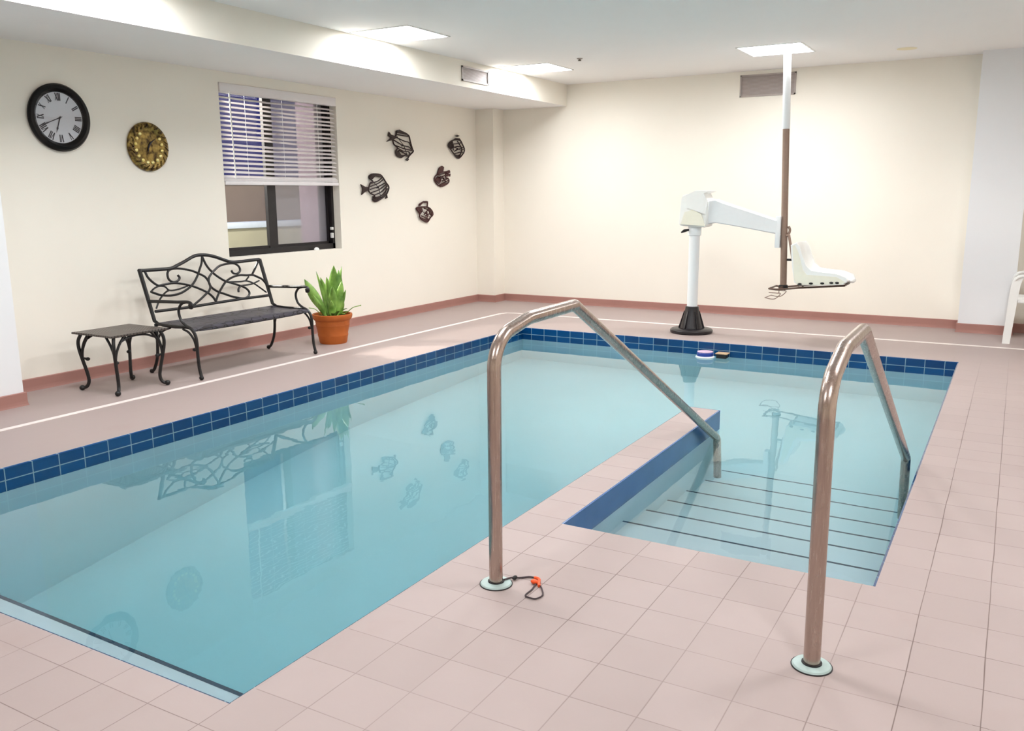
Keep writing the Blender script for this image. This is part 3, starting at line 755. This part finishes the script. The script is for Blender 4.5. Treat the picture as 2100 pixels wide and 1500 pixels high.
for base, tip, w, bend, wp in (
    ((-.02, 0, .25), (-.10, .02, .63), .040, .06, .45), ((-.04, .01, .25), (-.25, .0, .615), .050, -.10, .55),
    ((.0, .0, .25), (.035, .0, .745), .058, .03, .5), ((.03, .02, .25), (.075, .03, .70), .045, -.05, .5),
    ((.05, -.02, .25), (.11, -.02, .60), .040, -.06, .55), ((.0, -.03, .25), (-.03, -.04, .64), .030, .05, .6),
    ((.06, .0, .25), (.115, -.03, .44), .030, .05, .5), ((-.05, -.04, .25), (-.16, -.06, .47), .026, -.05, .5),
    ((-.05, -.05, .25), (-.11, -.08, .40), .028, .05, .5), ((.02, -.05, .25), (.03, -.09, .56), .042, .05, .5),
    ((-.02, .05, .25), (-.06, .09, .60), .040, .03, .5), ((.05, .05, .25), (.08, .09, .66), .035, -.04, .5),
    ((.0, -.06, .25), (.02, -.10, .42), .032, .04, .5),
    ((-.01, .03, .25), (.0, .05, .68), .016, .04, .5), ((.04, .01, .25), (.10, .05, .735), .018, -.03, .5), ((-.03, -.01, .25), (-.14, .02, .69), .017, .04, .45), ((.05, -.03, .25), (.15, -.05, .52), .02, .06, .5)):
    leaf(V(*base), V(*tip), w, bend, rightv, wp)
m = MB(); m.tube(cat([V(.08, 0, .26), V(.15, -.02, .30), V(.21, -.03, .345), V(.285, -.03, .365)], 5), [.004]*15+[.007], 6); m.build('stem', M_leaf, plant)
m = MB(); m.tube(cat([V(-.09, -.02, .26), V(-.15, -.04, .33), V(-.21, -.05, .345)], 5), .0035, 6); m.build('stem', M_leaf, plant)
for k in range(9):   # low foliage round the rim
    a = R(-70+k*26); r0, r1 = .06, .15
    leaf((PC.x+r0*math.cos(a), PC.y+r0*math.sin(a), .255), (PC.x+r1*math.cos(a), PC.y+r1*math.sin(a), .285+.02*(k % 3)), .02, .12, (-math.sin(a), math.cos(a), 0), .5)

# ------------------------------------------------------------------ wall clock
CK = Vector((XL, 4.097, 1.973)); S = .2425
clock = thing('wall_clock', CK, 'large black rimmed wall clock with white face and roman numerals', 'clock')
m = MB()
m.lathe([(.001, .004), (S-.012, .004), (S, .012), (S, .026), (S-.012, .040), (S-.035, .045), (S-.048, .034), (S-.056, .022), (S-.061, .018)], CK, 'X', 64, cap=False)
m.build('rim', simple('black_gloss_rim', srgb(3, 3, 3), .25, var=.1, spec=.3), clock)
FR = S-.057
m = MB(); m.lathe([(.001, .017), (FR, .017)], CK, 'X', 48, cap=False); m.build('face', simple('off_white_dial', srgb(226, 224, 226), .6, var=.015), clock)
M_ink = simple('black_dial_ink', srgb(38, 34, 44), .6)
def dial(r, ang, x=.0185):    # ang clockwise from 12 as seen from the room (+Y is right)
    return Vector((CK.x+x, CK.y+r*math.sin(ang), CK.z+r*math.cos(ang)))
m = MB()
def stroke(c, ang, x0, y0, x1, y1, w):
    u = Vector((0, math.cos(ang), -math.sin(ang))); v = Vector((0, math.sin(ang), math.cos(ang)))
    a = c+u*x0+v*y0; b = c+u*x1+v*y1; d = (b-a).normalized(); nn = Vector((1, 0, 0)).cross(d)*w/2
    m.quad(a-nn, a+nn, b+nn, b-nn)
roman = {1: 'I', 2: 'II', 3: 'III', 4: 'IIII', 5: 'V', 6: 'VI', 7: 'VII', 8: 'VIII', 9: 'IX', 10: 'X', 11: 'XI', 12: 'XII'}
for h, tx in roman.items():
    m = MB()
    ang = h*math.pi/6; c = dial(FR*.80, ang); H = FR*.145
    wid = {'I': .011, 'V': .022, 'X': .022}; tot = sum(wid[k] for k in tx); x = -tot/2
    for k in tx:
        w = wid[k]; xc = x+w/2
        if k == 'I': stroke(c, ang, xc, -H, xc, H, .008)
        if k == 'V': stroke(c, ang, xc-.009, H, xc, -H, .008); stroke(c, ang, xc+.009, H, xc, -H, .0045)
        if k == 'X': stroke(c, ang, xc-.009, H, xc+.009, -H, .008); stroke(c, ang, xc+.009, H, xc-.009, -H, .0045)
        x += w
    m.build('numeral', M_ink, clock, smooth=0, fix=False)
def hand(nm, ang, L, w, tail):
    m = MB(); u = Vector((0, math.sin(ang), math.cos(ang))); v = Vector((0, math.cos(ang), -math.sin(ang))); c = CK+Vector((.022, 0, 0))
    m.prism([(-tail, -w*.6), (-tail, w*.6), (0, w), (L*.6, w*.8), (L*.72, w*1.7), (L*.82, w*.6), (L, w*.15), (L, -w*.15), (L*.82, -w*.6), (L*.72, -w*1.7), (L*.6, -w*.8), (0, -w)],
            lambda p, d: c+u*p[0]+v*p[1]+Vector((d, 0, 0)), .0015)
    m.build(nm, M_ink, clock, smooth=0)
hand('hour_hand', R(199), FR*.62, .0042, .012); hand('minute_hand', R(247), FR*.86, .0032, .02)
m = MB(); m.cyl(CK+Vector((.018, 0, 0)), CK+Vector((.027, 0, 0)), .006, seg=12); m.build('hub', M_ink, clock)
m = MB(); m.lathe([(.001, .034), (FR*.5, .0325), (FR, .028)], CK, 'X', 48, cap=False); m.build('glass_cover', M_glass, clock)

# ------------------------------------------------------------------ brass plaque clock
BK = Vector((XL, 4.845, 1.797)); S2 = .196
plq = thing('brass_wall_clock', BK, 'small round embossed brass clock between the black clock and window', 'clock')
def brass_mat(nm, a, b):
    t = NT(nm); p = t.n('ShaderNodeBsdfPrincipled'); tc = t.n('ShaderNodeTexCoord')
    nz = t.noise(26, 5, tc.outputs['Object'])
    t.l(t.mix(t.ramp(nz, .35, .65), a, b), p.inputs['Base Color']); p.inputs['Metallic'].default_value = .75; p.inputs['Roughness'].default_value = .34
    bm = t.n('ShaderNodeBump'); bm.inputs['Strength'].default_value = .7; bm.inputs['Distance'].default_value = .008
    t.l(nz, bm.inputs['Height']); t.l(bm.outputs[0], p.inputs['Normal']); t.l(p.outputs[0], t.out.inputs[0]); return t.m
m = MB(); m.lathe([(.001, .004), (S2-.01, .004), (S2, .012), (S2-.006, .024), (S2-.028, .034), (S2-.05, .028), (S2-.07, .018), (S2-.10, .022), (.001, .024)], BK, 'X', 56)
m.build('dish', brass_mat('aged_embossed_brass', srgb(62, 46, 26), srgb(158, 132, 70)), plq)
M_stud = brass_mat('bright_brass_stud', srgb(214, 190, 96), srgb(250, 236, 170))
for k in range(13):
    a = R(58+k*22); r = .126; m = MB()
    m.ball(BK+Vector((.024, r*math.sin(a), r*math.cos(a))), .016, 10, (.6, 1, 1)); m.build('stud', M_stud, plq)
m = MB()
for k in range(22):
    a = R(k*360/22+6); p0 = BK+Vector((.034, .15*math.sin(a), .15*math.cos(a))); a2 = a+.16
    m.tube(cat([p0, BK+Vector((.037, .165*math.sin(a+.11), .165*math.cos(a+.11))), BK+Vector((.03, .182*math.sin(a2), .182*math.cos(a2)))], 3), .0055, 6)
m.build('relief', brass_mat('dark_brass_relief', srgb(40, 30, 18), srgb(110, 88, 44)), plq)
m = MB(); m.tube(cat([BK+Vector((.03, p[0], p[1])) for p in ((-.012, -.035), (-.005, .0), (.02, .035), (.062, .062))], 5), [.004]*4+[.007]*8+[.003]*4, 8); m.build('hand', M_ink, plq)

# ------------------------------------------------------------------ five metal fish on the wall
M_fish = simple('dark_bronze_fish', srgb(46, 30, 30), .4, metal=.4, var=.3, scale=50, bump=.2)
M_fish2 = simple('dark_red_bronze_fish', srgb(66, 26, 28), .38, metal=.35, var=.35, scale=50, bump=.2)
flab = {'f1': 'metal fish highest on the left, dark striped, facing down right', 'f2': 'large striped metal fish with tail to the left, lowest left of group',
        'f3': 'small dark metal fish furthest right near the wall corner', 'f4': 'small dark red metal fish below the rightmost fish',
        'f5': 'lowest of the five metal wall fish, small with dark red rim'}
for k, F in FISH.items():
    ys_ = [p[0] for p in F['o']]; zs_ = [p[1] for p in F['o']]
    loc = (XL, sum(ys_)/len(ys_), sum(zs_)/len(zs_))
    t = thing('fish_ornament', loc, flab[k], 'wall ornament', 'metal fish ornaments on the wall')
    mt = M_fish2 if k in ('f4', 'f5') else M_fish
    big = k in ('f1', 'f2'); r = .0085 if big else .0085
    cy, cz = loc[1], loc[2]; ry = (max(ys_)-min(ys_))/2; rz = (max(zs_)-min(zs_))/2
    def P3(p, e=0):
        d = min(1., math.hypot((p[0]-cy)/ry, (p[1]-cz)/rz)); return Vector((XL+.014+.03*(1-d*d)+e, p[0], p[1]))
    m = MB(); m.tube(cat([P3(p) for p in F['o']], 4, True), r, 8, closed=True)
    body = m.build('body_rim', mt, t)
    m = MB()
    for l in F['s']: m.tube(cat([P3(p, .002) for p in l], 5), r*1.1, 7, flat=.7)
    m.build('stripes', mt, t)
    for i, pl_ in enumerate(F['p']):
        m = MB(); m.prism([(p[0], p[1]) for p in pl_], lambda p, d: Vector((XL+.012+d, p[0], p[1])), .012)
        m.build('tail' if (i == 0 and k in ('f1', 'f2')) or (i == 2 and k == 'f4') else 'fin', mt, t, smooth=0)
    m = MB(); m.cyl((XL, cy, cz), (XL+.04, cy, cz), .005, seg=8); m.tube([P3(F['o'][0]), (XL+.04, cy, cz), P3(F['o'][len(F['o'])//2])], .004, 6)
    m.build('hanger', mt, t)
# ------------------------------------------------------------------ pool lift
LX, LY = -2.82, 8.6
lift = thing('pool_lift', (LX, LY, 0), 'white pool lift with hanging seat on the far deck', 'pool lift')
m = MB(); m.lathe([(.001, 0), (.205, 0), (.215, .008), (.215, .03), (.20, .042), (.12, .05), (.001, .05)], (LX, LY, 0), seg=48); m.build('base_plate', M_lblack, lift)
m = MB(); m.lathe([(.118, .045), (.112, .07), (.098, .12), (.082, .18), (.070, .24), (.066, .27), (.05, .272)], (LX, LY, 0), seg=36)
for k in range(6):
    a = R(k*60+15); u = Vector((math.cos(a), math.sin(a), 0)); c = Vector((LX, LY, 0))
    m.prism([(.05, .05), (.132, .05), (.08, .22), (.05, .24)], lambda p, d: c+u*p[0]+Vector((0, 0, p[1]))+Vector((-u.y, u.x, 0))*(d-.005), .01)
m.build('base_boot', M_lblack, lift)
m = MB(); m.cyl((LX, LY, .25), (LX, LY, 1.01), .053, .053, 32); m.build('mast', M_lift, lift)
m = MB(); m.lathe([(.054, .985), (.066, .99), (.066, 1.085), (.054, 1.09)], (LX, LY, 0), seg=32); m.build('mast_collar', M_lift, lift)
def xz(poly, y0, d): return (lambda m: m.prism(poly, lambda p, t: (p[0], y0+t, p[1]), d))
m = MB(); m.prism([(-2.955, 1.085), (-2.685, 1.07), (-2.665, 1.10), (-2.66, 1.33), (-2.70, 1.375), (-2.78, 1.405), (-2.90, 1.395), (-2.935, 1.375)], lambda p, t: (p[0], LY-.11+t, p[1]), .22)
bmesh.ops.bevel(m.b, geom=list(m.b.edges), offset=.012, segments=2, affect='EDGES')
m.build('drive_housing', M_plastic, lift)
m = MB(); m.prism([(-2.93, 1.10), (-2.68, 1.085), (-2.72, 1.20), (-2.80, 1.245), (-2.89, 1.22)], lambda p, t: (p[0], LY-.122+t, p[1]), .014); m.build('housing_cover', M_seat, lift)
m = MB(); m.prism([(-2.86, 1.26), (-2.68, 1.20), (-2.665, 1.34), (-2.70, 1.40), (-2.64, 1.425), (-2.78, 1.43), (-2.88, 1.385)], lambda p, t: (p[0], LY-.135+t, p[1]), .24); m.build('top_cap', M_plastic, lift)
m = MB()
secs = []
for x, zt, zb, hw in ((-2.68, 1.335, 1.10, .075), (-2.60, 1.345, 1.115, .073), (-2.52, 1.315, 1.105, .07), (-2.25, 1.23, 1.06, .06), (-2.0, 1.15, 1.015, .05)):
    secs.append([(x, LY-hw, zb+.01), (x, LY-hw+.01, zb), (x, LY+hw-.01, zb), (x, LY+hw, zb+.01), (x, LY+hw, zt-.012), (x, LY+hw-.02, zt), (x, LY-hw+.02, zt), (x, LY-hw, zt-.012)])
m.loft(secs); m.build('arm', M_lift, lift)
RXT = -1.965; RXB = -1.918
def rod(z): return RXB+(RXT-RXB)*(z-.5)/(1.83-.5)
m = MB(); m.cyl((rod(.505), LY, .505), (rod(2.64), LY, 2.64), .031, .031, 24); m.build('lift_pole', M_rodm, lift)
m = MB(); m.cyl((rod(1.99), LY, 1.99), (rod(2.66), LY, 2.66), .035, .035, 24); m.build('pole_sleeve', M_lift, lift)['label'] = 'white upper sleeve of the pole'
m = MB(); m.box((-2.012, LY-.05, .885), (-1.965, LY+.05, 1.185), bev=.006); m.build('pole_bracket', M_lift, lift)
m = MB(); m.lathe([(.03, .498), (.046, .5), (.042, .525), (.033, .53)], (rod(.51), LY, 0), seg=20); m.build('pole_foot', M_dark, lift)
m = MB()
m.tube(cat([(-1.90, LY, 1.09), (-1.885, LY, 1.05), (-1.905, LY, .99)], 4), .012, 8)
m.tube([(-1.91, LY-.03, 1.005), (-1.885, LY-.03, 1.005), (-1.862, LY-.03, .90), (-1.828, LY-.03, .735)], .013, 8)
m.build('seat_hanger', M_rodm, lift)
m = MB(); m.tube([(-1.90, LY, .772), (-1.825, LY, .772), (-1.82, LY, .752)], .011, 8); m.build('lower_bracket', M_dark, lift)
m = MB()
for s in (-.14, .14):
    m.tube([(-1.80, LY+s, .735), (-1.765, LY+s, .58), (-1.74, LY+s, .535)], .009, 8)
    m.tube(cat([(-2.02, LY+s, .452+.05), (-1.93, LY+s, .498), (-1.74, LY+s, .522), (-1.50, LY+s, .545), (-1.34, LY+s, .560)], 4), .009, 8)
m.tube([(-2.02, LY-.14, .502), (-2.02, LY+.14, .502)], .009, 8); m.tube([(-1.70, LY-.14, .525), (-1.73, LY-.14, .575)], .008, 8); m.tube([(-1.34, LY-.14, .56), (-1.34, LY+.14, .56)], .009, 8)
m.tube([(-1.92, LY-.14, .51), (-1.92, LY+.14, .51)], .012, 8)
m.build('seat_frame', simple('brown_worn_steel_frame', srgb(96, 74, 62), .45, metal=.5, var=.2), lift)
m = MB()
out = [(-1.825, .925), (-1.775, .945), (-1.745, .915), (-1.715, .83), (-1.675, .735), (-1.63, .695), (-1.56, .683), (-1.40, .670), (-1.315, .64), (-1.298, .61), (-1.335, .578), (-1.50, .562), (-1.73, .552), (-1.775, .58), (-1.80, .70), (-1.815, .82)]
inn = {1: (-.012, -.0), 2: (-.028, -.004), 3: (-.04, -.012), 4: (-.04, -.03), 5: (-.03, -.045), 6: (-.015, -.05), 7: (0, -.05), 8: (0, -.03)}
secs = []
for yy, f in ((-.215, 0), (-.205, 0), (-.18, 0), (-.16, .6), (-.10, .95), (0, 1), (.10, .95), (.16, .6), (.18, 0), (.205, 0), (.215, 0)):
    g = .985 if abs(yy) > .21 else 1.
    secs.append([((-1.6+(x+1.6)*g)+inn.get(i, (0, 0))[0]*f, LY+yy, (.70+(z-.70)*g)+inn.get(i, (0, 0))[1]*f) for i, (x, z) in enumerate(out)])
m.loft(secs); sh = m.build('seat_shell', M_plastic, lift, smooth=50)
m = MB(); m.prism([(-1.805, .915), (-1.785, .925), (-1.75, .86), (-1.70, .70), (-1.665, .655), (-1.40, .645), (-1.32, .60), (-1.345, .585), (-1.52, .567), (-1.735, .557), (-1.775, .60)], lambda p, t: (p[0], LY-.2185+t, p[1]), .004); m.build('seat_side', M_seat, sh, smooth=0)['label'] = 'ivory side wall of the seat'
for x, z in ((-1.72, .566), (-1.62, .576), (-1.52, .582), (-1.44, .59), (-1.39, .592)):
    m = MB(); m.ball((x, LY-.222, z), .0125, 8, (1.5, .5, .8)); m.build('seat_bolt', M_dark, sh)
m = MB(); m.ball((-1.29, LY, .60), .026, 10, (1, 5, .9)); m.build('seat_lip', M_plastic, sh)
m = MB()
for s in (-.12, .12):
    m.tube(cat([(-2.025, LY+s, .462), (-1.95, LY+s, .46), (-1.915, LY+s, .455), (-1.955, LY+s, .41), (-1.995, LY+s, .40), (-2.06, LY+s, .41)], 4), .004, 6)
m.tube([(-2.06, LY-.12, .41), (-2.06, LY+.12, .41)], .004, 6); m.tube([(-1.93, LY-.12, .46), (-1.93, LY-.12, .51)], .004, 6); m.tube([(-1.93, LY+.12, .46), (-1.93, LY+.12, .51)], .004, 6)
m.build('footrest', M_rodm, lift)
m = MB(); m.tube([(-2.862, LY-.03, 1.045), (-2.895, LY-.10, 1.035), (-2.915, LY-.13, 1.02)], [.008, .016, .007], 10); m.build('lock_lever', M_dark, lift)['label'] = 'black lock lever under the drive housing'

# ------------------------------------------------------------------ two steel handrails at the pool steps
def arc_path(pts, rad, n=8):
    """poly-line with rounded corners"""
    P = [Vector(p) for p in pts]; out = [P[0]]
    for i in range(1, len(P)-1):
        a = (P[i-1]-P[i]); b = (P[i+1]-P[i]); r = rad[i-1]
        ang = a.angle(b); t = r/math.tan(ang/2); a.normalize(); b.normalize()
        A, B = P[i]+a*t, P[i]+b*t; c = P[i]+(a+b).normalized()*r/math.sin(ang/2)
        for k in range(n+1):
            u = k/n; v = (A-c).lerp(B-c, u).normalized()*r; out.append(c+v)
    out.append(P[-1]); return out
def handrail(x, y, pts, rad, label):
    t = thing('pool_handrail', (x, y, 0), label, 'handrail', 'steel handrails at the pool steps')
    m = MB(); m.tube(arc_path([(x, a, b) for a, b in pts], rad), .0248, 24, ref=(1, 0, 0)); m.build('rail_pipe', M_steel, t, smooth=50)
    m = MB(); m.lathe([(.027, .011), (.044, .0105), (.054, .008), (.058, .003), (.058, 0)], (x, y, 0), seg=40); m.build('escutcheon', M_flange, t)
    m = MB(); m.lathe([(.0605, 0), (.0605, .003), (.057, .0035)], (x, y, 0), seg=40); m.lathe([(.025, .0), (.030, .0), (.030, .014), (.025, .015)], (x, y, 0), seg=28); m.build('gasket', M_dark, t)
    return t
handrail(-1.54, 2.55, [(2.55, 0), (2.55, .905), (2.80, .952), (3.19, .957), (5.285, -.128), (5.33, -.95)], [.13, .16, .045, .05], 'steel handrail left of the pool steps, next to the narrow dividing wall')
handrail(-.42, 2.53, [(2.53, 0), (2.50, .87), (2.74, .942), (3.10, .945), (5.07, -.035), (5.13, -.92)], [.12, .14, .05, .05], 'steel handrail right of the pool steps, nearest the right pool edge')

# cord lying on the deck at the foot of the left rail
cord = thing('cord_loop', (-1.42, 2.60, 0), 'thin dark cord loop with orange toggle lying beside the left handrail foot', 'cord')
M_cord = simple('dark_cord', srgb(64, 52, 56), .7)
m = MB()
m.tube(cat([(-1.515, 2.566, .016), (-1.505, 2.60, .012), (-1.485, 2.628, .005), (-1.455, 2.655, .0045), (-1.425, 2.652, .005), (-1.412, 2.635, .006)], 5), .0034, 7)
m.tube(cat([(-1.412, 2.625, .006), (-1.400, 2.57, .004), (-1.398, 2.515, .004), (-1.375, 2.505, .004), (-1.352, 2.510, .004), (-1.345, 2.545, .004), (-1.372, 2.590, .004), (-1.395, 2.612, .006)], 5), .0028, 7)
m.build('cord', M_cord, cord)
m = MB(); m.ball((-1.497, 2.613, .009), .0085, 10, (1, 1.6, .9)); m.build('clasp', M_dark, cord)
M_or = simple('orange_plastic', srgb(240, 86, 24), .4, var=.1)
m = MB(); m.tube(cat([(-1.435, 2.655, .006), (-1.413, 2.645, .009), (-1.400, 2.62, .008), (-1.388, 2.60, .006)], 5), .0058, 9); m.ball((-1.417, 2.618, .009), .012, 10, (1.3, .9, .75)); m.build('toggle', M_or, cord)['label'] = 'orange toggle'

# ------------------------------------------------------------------ float at the far tile edge
fl = thing('pool_float', (-2.47, 7.97, ZW), 'small blue and white float at the far tile edge below the lift', 'float')
m = MB(); m.lathe([(.001, -.02), (.07, -.02), (.088, -.006), (.09, .006), (.078, .014)], (-2.47, 7.97, ZW), seg=32); m.build('float_ring', M_plastic, fl)
m = MB(); m.lathe([(.076, .008), (.078, .04), (.07, .048), (.001, .05)], (-2.47, 7.97, ZW), seg=32); m.build('float_cap', simple('blue_float_plastic', srgb(38, 62, 150), .35, var=.1), fl)
m = MB(); m.lathe([(.071, .046), (.074, .054), (.066, .056), (.001, .055)], (-2.47, 7.97, ZW), seg=32); m.build('float_trim', simple('pinkish_trim', srgb(206, 176, 196), .5), fl)
m = MB(); m.box((-2.37, 7.985, ZW-.03), (-2.275, 8.074, ZW+.036), bev=.008); bb = m.build('float_box', M_dark)
tag(bb, 'small black box at the far tile edge right of the blue float', 'float')
m = MB(); m.box((-2.375, 7.975, ZW+.034), (-2.262, 8.076, ZW+.044), bev=.003); m.build('lid', simple('tan_lid', srgb(196, 164, 128), .6), bb)

# ------------------------------------------------------------------ white plastic chair cut by the right edge
ch = thing('plastic_chair', (.25, 9.56, 0), 'white plastic armchair at the right edge in front of the white column', 'chair')
CY0, CY1 = 9.31, 9.79
for y, s in ((CY0, -1), (CY1, 1)):
    m = MB()
    secs = []
    for x, z, w in ((-.004, 0, .032), (.008, .2, .033), (.020, .42, .036), (.032, .56, .036), (.05, .62, .036), (.085, .645, .036)):
        secs.append([(x-w, y-.012, z), (x+w, y-.012, z), (x+w, y+.012, z), (x-w, y+.012, z)])
    m.loft(secs); m.build('leg', M_plastic, ch, smooth=40)
    m = MB(); m.loft([[(x-.03, y-.012, z), (x+.03, y-.012, z), (x+.03, y+.012, z), (x-.03, y+.012, z)] for x, z in ((.56, 0), (.53, .22), (.50, .42), (.50, .64))]); m.build('leg', M_plastic, ch, smooth=40)
    m = MB(); m.loft([[(x, y-.034, z), (x, y+.034, z), (x, y+.034, z-.016), (x, y-.034, z-.016)] for x, z in ((.022, .612), (.045, .638), (.09, .652), (.25, .655), (.42, .650), (.53, .66))]); m.build('armrest', M_plastic, ch, smooth=40)
m = MB(); m.box((.055, CY0-.005, .385), (.52, CY1+.005, .42), bev=.01); m.build('seat', M_plastic, ch)
m = MB()
for k in range(7):
    y = CY0+.03+(CY1-CY0-.06)*k/6
    m.tube([(.50, y, .42), (.555, y, .65), (.60, y, .85)], .018, 8, flat=.5)
m.tube(cat([(.50, CY0, .42), (.56, CY0, .66), (.60, CY0+.02, .84), (.615, 9.55, .90), (.60, CY1-.02, .84), (.56, CY1, .66), (.50, CY1, .42)], 5), .018, 8)
m.build('backrest', M_plastic, ch)

# ------------------------------------------------------------------ world, camera, colour management
w = bpy.data.worlds.new('dusk_sky'); SC.world = w; w.use_nodes = True
bg = w.node_tree.nodes['Background']; bg.inputs[0].default_value = srgb(62, 66, 160); bg.inputs[1].default_value = .26
cam = bpy.data.cameras.new('camera'); co = bpy.data.objects.new('camera', cam); COL.objects.link(co)
cam.sensor_fit = 'HORIZONTAL'; cam.sensor_width = 36.; cam.lens = 1786.55/2100*36; cam.clip_start = .05; cam.clip_end = 200
rt = Vector((0.86720658, 0.49791908, -0.00541666)); up = Vector((-0.09127636, 0.16964736, 0.98126877)); fw = Vector((-0.48951136, 0.85046832, -0.19256755))
co.matrix_world = Matrix(((rt.x, up.x, -fw.x, 0), (rt.y, up.y, -fw.y, 0), (rt.z, up.z, -fw.z, 1.4), (0, 0, 0, 1)))
SC.camera = co
vs = SC.view_settings; SC.display_settings.display_device = 'sRGB'
vs.view_transform = 'Standard'; vs.look = 'None'; vs.gamma = 1.; vs.use_curve_mapping = False; vs.exposure = EXPOSURE
